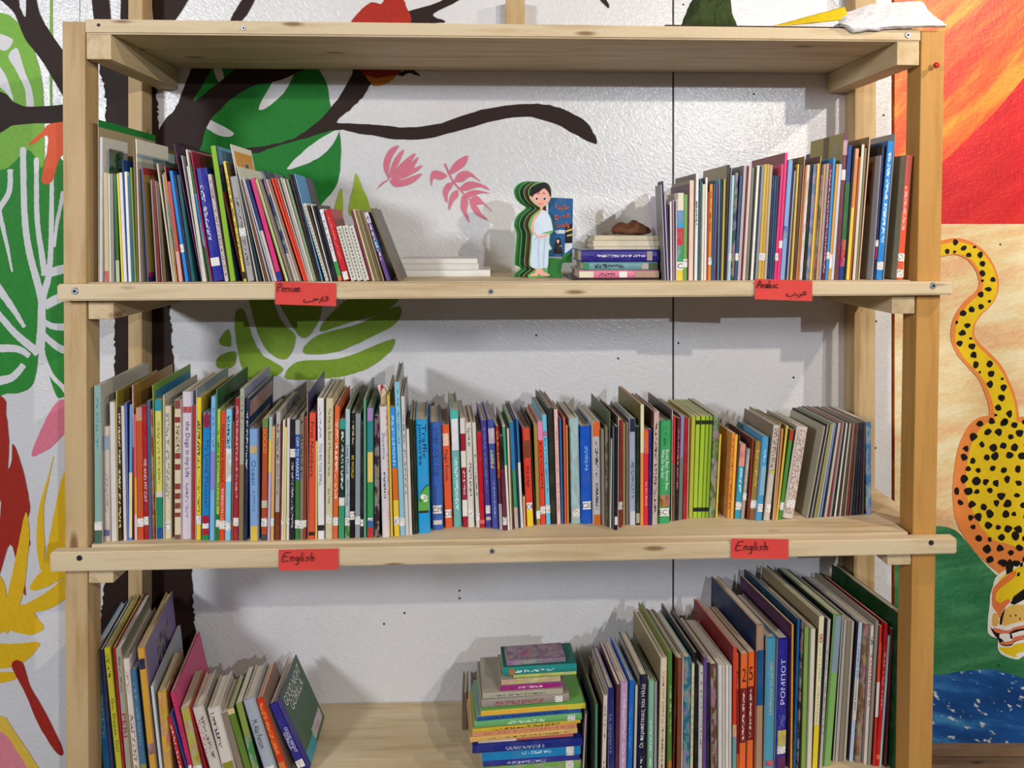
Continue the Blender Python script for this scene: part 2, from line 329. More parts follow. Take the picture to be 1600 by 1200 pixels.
paint('painted_leaf', [(PK, p) for p in ([(608, 281), (600, 265), (600, 250), (609, 233), (623, 228), (612, 246), (607, 266)], [(609, 278), (611, 260), (620, 243), (631, 234), (622, 256)], [(611, 279), (622, 260), (640, 244), (649, 240), (640, 256), (625, 271)], [(612, 280), (630, 266), (653, 245), (645, 263), (630, 276)],
    [(613, 281), (635, 268), (659, 258), (652, 267), (630, 278)], [(610, 281), (630, 280), (657, 271), (654, 278), (640, 288), (620, 292), (612, 288)], [(608, 280), (596, 289), (588, 296), (597, 285)],
    stroke([(695, 256), (707, 282), (724, 302), (735, 313)], 3, 2), [(702, 272), (707, 258), (718, 248), (731, 243), (727, 257), (715, 267)], [(698, 275), (690, 268), (677, 267), (672, 276), (674, 291), (677, 279), (688, 281)], [(710, 283), (717, 270), (730, 267), (742, 275), (751, 284), (735, 276), (722, 284)],
    [(707, 285), (697, 288), (692, 300), (698, 317), (700, 302), (706, 292)], [(718, 295), (728, 285), (740, 284), (758, 290), (764, 297), (748, 292), (728, 298)], [(715, 297), (705, 303), (701, 320), (702, 328), (708, 315), (715, 308)], [(725, 305), (733, 299), (745, 297), (766, 302), (750, 302), (735, 308)],
    [(723, 305), (720, 320), (722, 330), (734, 349), (729, 330), (731, 315)], [(735, 313), (740, 307), (748, 308), (769, 331), (755, 319), (745, 320)], [(735, 314), (737, 325), (745, 336), (761, 344), (752, 333), (745, 322)])], jit=0.15)
paint('painted_leaf', [('7d9c30', p) for p in ([(368, 488), (378, 483), (387, 500), (396, 530), (412, 556), (442, 576), (420, 592), (388, 592), (374, 560), (368, 520)], [(391, 462), (421, 462), (440, 503), (462, 526), (446, 561), (415, 545), (397, 500)], [(436, 462), (492, 462), (502, 488), (487, 520), (470, 527), (453, 503)],
    [(499, 517), (525, 482), (560, 462), (622, 462), (600, 487), (540, 506)], [(473, 551), (495, 525), (560, 506), (622, 479), (619, 505), (570, 531), (520, 551)], [(448, 592), (465, 565), (530, 560), (600, 534), (616, 530), (612, 546), (590, 566), (560, 581), (520, 590)], [(342, 535), (357, 514), (361, 541)], [(337, 567), (345, 555), (368, 549), (366, 571), (345, 576)])], jit=0.5)
# right board: sunset, sand, hill, river, spotted cat
def field(name, pts, mat, y):
    mb = MB(); fill(mb, [(max(x, 1398), q) for x, q in smooth_loop(pts, 2)] if mat == 'hill_green' else pts, y); return mb.build(name, M[mat], wall)
field('painted_sky', [(1398, 320), (1440, 286), (1477, 250), (1500, 228), (1530, 200), (1560, 170), (1600, 121), (1700, 30), (2150, -200), (2150, 352), (1398, 352)], 'sun_red', YW-0.0003)
field('painted_sand', [(1398, 350), (2150, 350), (2150, 900), (1398, 900)], 'sand_tan', YW-0.0005)
field('painted_hill', [(1398, 824), (1440, 822), (1470, 822), (1492, 828), (1510, 846), (1540, 882), (1600, 930), (1760, 1000), (2150, 1040), (2150, 1110), (1398, 1110)], 'hill_green', YW-0.0007)
field('painted_river', [(1398, 1058), (1440, 1052), (1470, 1055), (1500, 1049), (1550, 1045), (1575, 1052), (1600, 1060), (1680, 1066), (1800, 1060), (2150, 1062), (2150, 1166), (1398, 1166)], 'river', YW-0.0009)
OR, YE = 'ea8a44', 'eac81e'
tail = [(1440, 392), (1468, 389), (1495, 385), (1520, 395), (1537, 415), (1545, 440), (1540, 462), (1520, 482), (1507, 502), (1504, 525), (1513, 545), (1529, 562), (1547, 582), (1559, 607), (1567, 632), (1571, 668)]
body = [(1522, 657), (1500, 691), (1491, 735), (1489, 780), (1496, 818), (1518, 855), (1541, 879), (1566, 896), (1600, 890), (1700, 860), (1800, 760), (1780, 660), (1700, 630), (1640, 640), (1590, 652), (1555, 648)]
ci = paint('painted_cat', [(OR, stroke(tail, 23, 46)), (OR, body), (YE, stroke([(x+2, y+2) for x, y in tail], 16, 34)), (YE, [(1545, 660), (1520, 690), (1510, 735), (1511, 775), (1520, 800), (1545, 838), (1575, 850), (1620, 860), (1700, 850), (1790, 750), (1760, 670), (1660, 650), (1600, 660)]),
    ('eeeae0', [(1566, 893), (1550, 920), (1546, 945), (1543, 984), (1549, 994), (1559, 999), (1559, 1014), (1568, 1024), (1590, 1030), (1612, 1022), (1720, 1010), (1740, 900), (1640, 870)]),
    (YE, [(1572, 896), (1555, 924), (1556, 935), (1565, 943), (1600, 935), (1720, 940), (1720, 890), (1640, 872)]), ('ea7c40', [(1585, 892), (1560, 910), (1551, 922), (1550, 945), (1557, 957), (1562, 966), (1566, 957), (1572, 947), (1579, 940), (1573, 936), (1563, 942), (1556, 936), (1560, 922), (1585, 902)]),
    ('e6b95e', [(1571, 952), (1580, 946), (1600, 944), (1700, 935), (1700, 962), (1600, 971), (1568, 978), (1566, 966)]), ('e0b050', [(1551, 960), (1557, 959), (1561, 972), (1556, 979), (1550, 975)]),
    ('1c1310', [(1547, 979), (1553, 984), (1575, 988), (1600, 981), (1720, 970), (1720, 985), (1600, 999), (1580, 1009), (1564, 1008), (1560, 1000), (1552, 990)]), ('e07a55', [(1553, 981), (1575, 985), (1600, 977), (1720, 965), (1720, 976), (1600, 982), (1575, 990), (1556, 988)]),
    ('eeeae0', [(1562, 991), (1580, 990), (1600, 985), (1640, 982), (1640, 992), (1600, 992), (1580, 1002), (1566, 1003)]), ('e07a55', [(1563, 1004), (1580, 1001), (1600, 992), (1720, 985), (1720, 994), (1600, 999), (1580, 1007), (1566, 1007)]),
    ('eac81e', [(1561, 1012), (1580, 1011), (1600, 1004), (1720, 996), (1720, 1008), (1600, 1018), (1588, 1027), (1570, 1021)])], jit=0.3, step=0.00012)
BKC = '1c1612'
sp = []
def blob(x, y, r):
    n = rnd.choice((6, 7, 7)); a0 = rnd.uniform(0, 6.3)
    return smooth_loop([(x+math.cos(a0+i*6.283/n)*r*rnd.uniform(0.62, 1.2), y+math.sin(a0+i*6.283/n)*r*rnd.uniform(0.62, 1.2)) for i in range(n)], 2)
L = smooth_line(tail, 10); k = 0; last = None
for i, (x, y) in enumerate(L):
    if last is None or math.hypot(x-last[0], y-last[1]) > 12:
        j = L[min(i+1, len(L)-1)]; d = math.hypot(j[0]-x, j[1]-y) or 1; nx, ny = -(j[1]-y)/d, (j[0]-x)/d; s = (5.5, -5.5, 0)[k % 3] * (1+0.6*i/len(L)); k += 1
        sp.append(blob(x+nx*s, y+ny*s, 4.6+1.2*i/len(L))); last = (x, y)
        if k % 2: sp.append(blob(x-nx*s*1.5, y-ny*s*1.5, 2.6))
def inside(x, y, P):
    c = False; j = len(P)-1
    for i in range(len(P)):
        if (P[i][1] > y) != (P[j][1] > y) and x < (P[j][0]-P[i][0])*(y-P[i][1])/(P[j][1]-P[i][1])+P[i][0]: c = not c
        j = i
    return c
row = 0; yy = 662
while yy < 890:
    xx = 1494 + (row % 2)*9
    while xx < 1760:
        x, y = xx+rnd.uniform(-4.5, 4.5), yy+rnd.uniform(-4.5, 4.5)
        if all(inside(x+q, y+w, body) for q, w in ((0, 0), (-5, 0), (5, 0), (0, -5), (0, 5))): sp.append(blob(x, y, rnd.uniform(4.0, 7.4)))
        xx += 18.5
    yy += 18; row += 1
sp += [[(1579, 943), (1584, 932), (1600, 920), (1640, 905), (1640, 925), (1600, 937), (1585, 945)], [(1571, 880), (1578, 873), (1585, 880), (1582, 893), (1573, 898)], [(1561, 996), (1566, 999), (1569, 1003), (1563, 1002)], [(1578, 990), (1580, 989), (1583, 998), (1579, 998)], [(1563, 966), (1566, 958), (1571, 950), (1568, 962), (1565, 976), (1562, 976)], [(1590, 895), (1594, 894), (1593, 900), (1589, 901)], [(1594, 880), (1599, 878), (1598, 885), (1594, 886)], [(1577, 962), (1580, 961), (1580, 964)], [(1586, 960), (1589, 961), (1587, 964)], [(1592, 966), (1595, 965), (1594, 969)]]
mb = MB()
for s in sp: fill(mb, s, YW-0.0029, lin(BKC))
o = mb.build('painted_spots', M['mural'], wall)
mb = MB()
for x, y in ((1178, 147), (1069, 292), (1356, 503), (1369, 502), (1368, 700), (1060, 536), (966, 560), (838, 524), (1068, 7), (1381, 180), (1563, 382), (497, 277), (600, 975), (632, 958), (718, 935), (718, 923), (1240, 590), (1560, 1040)):
    cyl(mb, bp(x, y, YW-0.0009), (0, 1, 0), 0.0024, 0.0022, 9)
mb.build('nail_hole', M['screw_hole'], wall)
# ------------------------------------------------------------------ bookcase
def zl(p, q):
    a, b = bp(p[0], p[1], 0), bp(q[0], q[1], 0)
    return lambda X: a.z+(b.z-a.z)*(X-a.x)/(b.x-a.x)
z0 = zl((131, 52.5), (1440, 65)); z0t = zl((131, 29), (1440, 45))       # top board underside / top
z1 = zl((140, 441.5), (1430, 438)); z1b = zl((140, 468), (1430, 459.5))
z2 = zl((150, 851), (1395, 832)); z2b = zl((150, 884), (1395, 859))
z3 = zl((100, 1266), (1440, 1234))
case = empty('bookcase', (0, 0.15, 0)); tag(case, 'unfinished pine bookcase with three book-filled shelves against the painted wall', 'bookcase')
case.location = (0, 0, 0)
def X0(px, py=450, y=0.0): return bp(px, py, y).x
def board(name, xa, xb, ya, yb, zt, zb, mat='pine_x', notch=None):
    """plank running along the wall, cut into short lengths so that its edges follow zt / zb"""
    n = 10; v = []; f = []
    for i in range(n+1):
        x = xa+(xb-xa)*i/n
        v += [(x, ya, zb(x)), (x, yb, zb(x)), (x, yb, zt(x)), (x, ya, zt(x))]
    for i in range(n):
        a = 4*i; b = a+4
        f += [(a, a+1, b+1, b), (a+1, a+2, b+2, b+1), (a+2, a+3, b+3, b+2), (a+3, a, b, b+3)]
    f += [(0, 3, 2, 1), (4*n, 4*n+1, 4*n+2, 4*n+3)]
    f = [q[::-1] for q in f]
    return mesh_obj(name, v, f, M[mat], case)
def softboard(*a, **k):
    o = board(*a, **k); bm = bmesh.new(); bm.from_mesh(o.data)
    e = [x for x in bm.edges if x.calc_face_angle(0) > 0.6]
    bmesh.ops.bevel(bm, geom=e, offset=0.0028, segments=2, affect='EDGES'); bm.to_mesh(o.data); bm.free(); return o
PD = 0.048
def post(pt, pb, w, mat, y0=0.0, d=PD, zbot=0.0, ztop=None, ptw=None):
    """upright whose front face runs through px points pt (top) and pb (low), widths in px"""
    (xa, ya), (xb, yb) = pt, pb; wt = ptw or w
    A, A2, B, B2 = bp(xa, ya, y0), bp(xa+wt, ya, y0), bp(xb, yb, y0), bp(xb+w, yb, y0)
    def ext(P, Q, z): t = (z-P.z)/(Q.z-P.z); return P+(Q-P)*t
    zt = A.z if ztop is None else ztop
    q = Vector((0, d, 0)); a, a2 = ext(A, B, zt), ext(A2, B2, zt); b, b2 = ext(A, B, zbot), ext(A2, B2, zbot); a2.y = a.y = b.y = b2.y = y0
    mb = MB(); mb.hexa([b, b2, b2+q, b+q, a, a2, a2+q, a+q]); o = mb.build('post', M[mat], case); return bevel(o, 0.002)
post((97, 33), (102, 1070), 35.5, 'pine_z'); post((1440, 47), (1420, 1190), 36.5, 'pine_warm')
post((200, 120), (200, 900), 22, 'pine_z', 0.25, 0.049, 0, 2.4); post((1336, 200), (1334, 900), 33, 'pine_z', 0.25, 0.049, 0, 2.4)
post((790, -1), (790, 40), 30, 'pine_z', 0.265, 0.034, bp(790, 42, 0.26).z-0.02)
softboard('shelf_board', X0(131, 45), X0(1440, 45), 0.0, 0.298, z0t, z0)
BK = 0.0495
for zt, zb, xa, xb in ((z1, lambda X: z1b(X)+0.004, 104, 1470), (z2, lambda X: z2b(X)+0.004, 106, 1472), (z3, lambda X: z3(X)-0.034, 106, 1470)):
    board('shelf_board', X0(139, 450), X0(1422, 450), 0.0, BK, zt, zb)
    board('shelf_board', X0(xa), X0(xb), BK, 0.298, zt, zb)
softboard('front_rail', X0(100, 455), X0(1478.5, 450), -0.024, -0.0005, lambda X: z1(X)-0.0012, z1b)
softboard('front_rail', X0(89, 870), X0(1484, 845), -0.024, -0.0005, lambda X: z2(X)-0.0035, z2b)
softboard('front_rail', X0(90, 1290), X0(1484, 1260), -0.024, -0.0005, lambda X: z3(X)-0.003, lambda X: z3(X)-0.037)
def bracket(px0, px1, zt, hpx, py, mat='pine_y'):
    xa, xb = X0(px0, py), X0(px1, py); h = hpx*0.0012
    zt_ = min(zt(xa), zt(xb))-0.0005
    mb = MB(); mb.box((xa, 0.0008, zt_-h), (xb, 0.2975, zt_)); return bevel(mb.build('bracket', M[mat], case), 0.0018)
bracket(134.5, 173, z0, 38, 75); bracket(1402, 1437, z0, 37, 85)
bracket(137.5, 177, z1b, 30, 485); bracket(1394, 1430, z1b, 31, 478)
bracket(138, 177, z2b, 27, 900); bracket(1387, 1424, z2b, 25, 875)
def screw(px, py, y, mat='screw_steel', r=0.0052, axis=(0, -1, 0)):
    p = bp(px, py, y); mb = MB(); cyl(mb, p, axis, r, 0.0016, 16, r2=r*0.8); cyl(mb, p+Vector(axis)*0.0012, axis, r*0.42, 0.0009, 8, mat=1)
    return mb.build('screw', [M[mat], M['screw_hole']], case)
screw(117, 455, -0.0242, r=0.0068); screw(767, 455.5, -0.0242); screw(1458, 446.5, -0.0242, r=0.0066)
screw(124, 872, -0.0242, 'screw_hole'); screw(769, 861, -0.0242); screw(1455, 848, -0.0242, 'screw_hole'); screw(1418.5, 55, -0.0002, r=0.006); screw(381, 44, -0.0002, r=0.0045); screw(154, 39, -0.0002, 'screw_hole', 0.003)
for px, py, y in ((181, 72, .028), (230, 226/2+2, .2), (1418, 83, 0.02)):
    pass
# push pin in the right post
pin = empty('push_pin', bp(1460, 103, 0)); tag(pin, 'small red-headed pin stuck in the right front post', 'pin'); pin.location = (0, 0, 0)
mb = MB(); a = bp(1452, 109, -0.0005); b = bp(1462, 102.5, -0.012); cyl(mb, a, b-a, 0.0011, (b-a).length, 8); mb.build('needle', M['screw_steel'], pin)
mb = MB(); d = (b-a).normalized(); cyl(mb, b-d*0.002, d, 0.0048, 0.005, 14, r2=0.0058); cyl(mb, b+d*0.003, d, 0.0058, 0.003, 14, r2=0.003); mb.build('pin_head', M['pin_red'], pin)
# ------------------------------------------------------------------ books
TEXTS = []                                     # (body, parent, frame, length, height, colour, kind)
def frame_verts(pts, fr):
    o, t, d, u = fr
    return [o+t*p[0]+d*p[1]+u*p[2] for p in pts]
def cover_mesh(mb, T, D, H, bt, scol, lcol, rcol, rnd_, art, soft=0.0):
    """U-shaped cover: spine at depth 0 (rounded by rnd_), boards to depth D"""
    r = rnd_
    if r > 0: prof = [(0, D), (0, r), (T*0.14, r*0.25), (T*0.5, 0), (T*0.86, r*0.25), (T, r), (T, D)]
    else:
        b = min(0.0008, T*0.2); prof = [(0, D), (0, b), (b, 0), (T-b, 0), (T, b), (T, D)]
    k = len(prof); inn = [(bt, D), (bt, r+bt), (T-bt, r+bt), (T-bt, D)]
    P = [(x, y, z) for z in (0, H) for x, y in prof]; I = [(x, y, z) for z in (0, H) for x, y in inn]
    V = P+I; n = 2*k; F = []; C = []; Mt = []
    for i in range(k-1):
        F.append((i, i+1, k+i+1, k+i))
        if i == 0: C.append(lcol); Mt.append(art[0])
        elif i == k-2: C.append(rcol); Mt.append(art[1])
        else: C.append(scol); Mt.append(art[2])
    for i in range(3): F.append((n+i, n+4+i, n+5+i, n+i+1)); C.append(lin('d8cfbe')); Mt.append(0)
    for z in (0, 1):
        a = z*k; b = n+z*4
        caps = [(a, a+1, b+1, b), (a+k-2, a+k-1, b+3, b+2), tuple(range(a+1, a+k-1))+(b+2, b+1)]
        for q in caps: F.append(q if z else q[::-1]); C.append(scol); Mt.append(0)
    F += [(0, k, n+4, n), (k-1, n+3, n+7, 2*k-1)]; C += [scol]*2; Mt += [0]*2
    # soft covers keep the same shape
    q = len(mb.v); mb.v += V; mb.f += [tuple(i+q for i in f) for f in F]; mb.c += C; mb.m += Mt
def slab_on(mb, x0, x1, z0, z1, y, th, col=None, mat=0):
    mb.box((x0, y-th, z0), (x1, y, z1), col, mat)
class Book: pass
BOOKS = []
def num(s): return [float(x) for x in s.split()]
def parse(block, sec):
    out = []
    for ln in block.strip().split('\n'):
        ln = ln.strip()
        if not ln or ln.startswith('#'): continue
        f = [x.strip() for x in ln.split(';')]; b = Book(); b.sec = sec
        b.xl, b.xr, b.yb, b.xt, b.yt = num(f[0])
        c = f[1].split('/'); b.col = c[0]; b.side = c[1] if len(c) > 1 else c[0]
        b.desc = f[2]; b.opt = {}; b.multi = []
        for o in (f[3].split('|') if len(f) > 3 and f[3] else []):
            k, _, v = o.strip().partition('=')
            if k in ('b', 't', 'q', 'sp', 's'): b.multi.append((k, v))
            else: b.opt[k] = v or True
        out.append(b)
    return out
def place(bs, zs, yfun, yaw, dmax=0.287):
    """world position of every book of a run, kept clear of its neighbour"""
    for b in bs:
        y = float(b.opt['y']) if 'y' in b.opt else None
        if y is None:
            y = yfun(b.xl)
        y += float(b.opt.get('r', 0))
        b.y = y
        P, Q = bp(b.xl, b.yb, y), bp(b.xr, b.yb, y); R = bp(b.xt, b.yt, y)
        z = zs((P.x+Q.x)/2); b.z = z
        m = (R.x-P.x)/(R.z-P.z)
        b.m = m; b.x0 = P.x+m*(z-P.z); b.w = (Q.x-P.x); b.H = (R.z-z)*math.sqrt(1+m*m)
    yf = yaw if callable(yaw) else (lambda x: yaw)
    for b in bs: b.ya = math.radians(float(b.opt.get('yaw', yf(b.xl)))); b.tn = math.tan(b.ya); b.rear = b.y+min(float(b.opt.get('D', 0.225)), dmax-b.y)
    def sweep(seq, sgn):
        done = []
        for b in seq:
            v = 0
            for p in done[-4:]:
                hz = min(p.H/math.sqrt(1+p.m**2), b.H/math.sqrt(1+b.m**2))
                for zz in (0, hz):
                    for yy in (max(p.y, b.y), min(p.rear, b.rear)):
                        po, bo = -p.tn*(yy-p.y), -b.tn*(yy-b.y)
                        if sgn > 0: d = (p.x0+po+p.w+p.m*zz)-(b.x0+bo+b.m*zz)
                        else: d = (b.x0+bo+b.w+b.m*zz)-(p.x0+po+p.m*zz)
                        v = max(v, d)
            if v > 0:
                nw = max(b.w-v, 0.55*b.w, 0.0014)
                if sgn > 0: b.x0 += v; b.w = nw
                else: b.x0 = b.x0+b.w-v-nw; b.w = nw
            done.append(b)
    sweep([b for b in bs if b.x0 < 0], 1)
    sweep([b for b in bs if b.x0 >= 0][::-1], -1)
    for i, b in enumerate(bs):
        ya = b.ya
        L = math.atan(b.m); t0 = Vector((math.cos(ya), math.sin(ya), 0)); d = Vector((-math.sin(ya), math.cos(ya), 0)); zz = Vector((0, 0, 1))
        u = zz*math.cos(L)+t0*math.sin(L); t = t0*math.cos(L)-zz*math.sin(L)
        gap = 0.0007 if any(k == 'sp' for k, v in b.multi) else 0.0003
        b.T = max(b.w*math.cos(L)*math.cos(ya)-gap, 0.0011)
        o = Vector((b.x0+gap/2, b.y, 0)); low = min(0, -b.T*math.sin(L))
        zmx = max(zs(o.x+a*math.cos(ya)-q*math.sin(ya)) for a in (0, b.T*math.cos(L)) for q in (0, 0.2))
        o.z = zmx+0.0003-low
        b.D = min(float(b.opt['D']) if 'D' in b.opt else min(0.74*b.H, 0.225), (dmax-b.y)/math.cos(ya)-max(0, b.T*math.sin(ya)))
        b.fr = (o, t, d, u); b.i = i; b.run = bs
    BOOKS.extend(bs)
def build_book(b):
    hard = 'h' in b.opt; T, D, H = b.T, b.D, b.H
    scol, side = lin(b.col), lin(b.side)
    vis_r = b.fr[0].x < 0                       # the cover that faces the camera
    root = empty('book'); o, t, d, u = b.fr
    root.matrix_world = Matrix(((t.x, d.x, u.x, o.x), (t.y, d.y, u.y, o.y), (t.z, d.z, u.z, o.z), (0, 0, 0, 1)))
    b.root = root
    bt = min(0.0024, T*0.22) if hard else min(0.0007, T*0.22)
    rr = min(T*0.22, 0.004) if ('rd' in b.opt or (hard and T > 0.012)) else 0
    art = 1 if 'a' in b.opt else 0; sart = 1 if 'sa' in b.opt else art
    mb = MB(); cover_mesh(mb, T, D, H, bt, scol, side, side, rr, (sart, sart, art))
    mb.build('cover', [M['cover'], M['busy']], root)
    if T > 0.0026 and not 'nop' in b.opt:
        ins = 0.003 if hard else 0.0006
        pg = MB(); pg.box((bt*1.02, rr+bt*1.05, ins), (T-bt*1.02, D-(0.004 if hard else 0.0012), H-ins)); pg.build('page_block', M['pages'], root)
    th = 0.00018
    yf = rr*0.02
    sb = MB(); has = False
    for k, v in b.multi:
        p = v.split(':')
        if k == 'b':
            e = 0.00006; a0, a1 = float(p[0]), float(p[1]); mb = MB()
            slab_on(mb, -e if not rr else T*0.12, T+e if not rr else T*0.88, H*a0, H*a1, 0.0012 if not rr else 0.0006, 0.0012+0.0001, lin(p[2])); mb.build('spine_band', M['busy' if len(p) > 3 else 'cover'], root)
        elif k == 's':
            z = float(p[0] or 0.11)*H if p[0] else 0.11*H; hh = min(0.0078, T*0.75+0.003)
            ov = 0.0002 if not rr else -T*0.12
            mb = MB(); slab_on(mb, -ov, T+ov, z-hh, z+hh, 0.0025 if not rr else 0.001, 0.0025+0.00022 if not rr else 0.0013)
            lb = mb.build('spine_label', M['label'] if len(p) < 2 else M['matte'], root, None)
            if len(p) > 1:
                col = lb.data.color_attributes['Col']; col.data.foreach_set('color', list(lin('ebe8e4'))*len(col.data))
                TEXTS.append((p[1], lb, 'h', (T*0.08, T*0.92, z-hh*0.62, z+hh*0.62), -0.0005-(0 if not rr else 0), '25242c'))
        elif k == 't':
            z0_, z1_ = float(p[1]), float(p[2]); f = float(p[5]) if len(p) > 5 else 0.0
            x0_, x1_ = (float(p[5]), float(p[6])) if len(p) > 6 else (0.2, 0.8)
            TEXTS.append((p[0], root, p[4] if len(p) > 4 and p[4] else 'd', (T*x0_, T*x1_, H*z0_, H*z1_), -0.00025, p[3]))
        elif k == 'q':
            z0_, z1_ = float(p[0]), float(p[1]); mb = MB(); x0_, x1_ = (float(p[3]), float(p[4])) if len(p) > 4 else (0.25, 0.75)
            bgc = scol
            for kk, vv in b.multi:
                if kk == 'b':
                    pp = vv.split(':')
                    if float(pp[0]) <= z0_ and float(pp[1]) >= z1_: bgc = lin(pp[2])
            slab_on(mb, T*x0_, T*x1_, H*z0_, H*z1_, 0.0004, 0.0004+0.00016, bgc)
            mb.build('lettering', squiggle(p[2]), root)
        elif k == 'sp':                         # print on the visible board: depth range, height range
            a0, a1, h0, h1 = map(float, p[:4]); mb = MB(); e = 0.00022
            x = T if vis_r else 0
            mb.box((x-(e if not vis_r else 0.0003), D*a0, H*h0), (x+(e if vis_r else 0.0003), D*a1, H*h1), lin(p[4]))
            mb.build('cover_print', M['busy' if len(p) > 5 else 'cover'], root)
    if 'spiral' in b.opt:
        n = int(H/0.0068); mb = MB()
        for i in range(n):
            z = 0.004+i*(H-0.008)/(n-1)
            for s in (0.27, 0.73):
                mb.box((T*s-T*0.2, -0.0016, z-0.0021), (T*s+T*0.2, 0.001, z+0.0021))
        mb.build('spiral_binding', M['wire_white'], root)
        mb = MB()
        for i in range(n-1):
            z = 0.004+(i+0.5)*(H-0.008)/(n-1)
            mb.box((T*0.42, -0.0006, z-0.0016), (T*0.58, 0.0, z+0.0016))
        mb.build('binding_holes', M['screw_hole'], root)
    return root
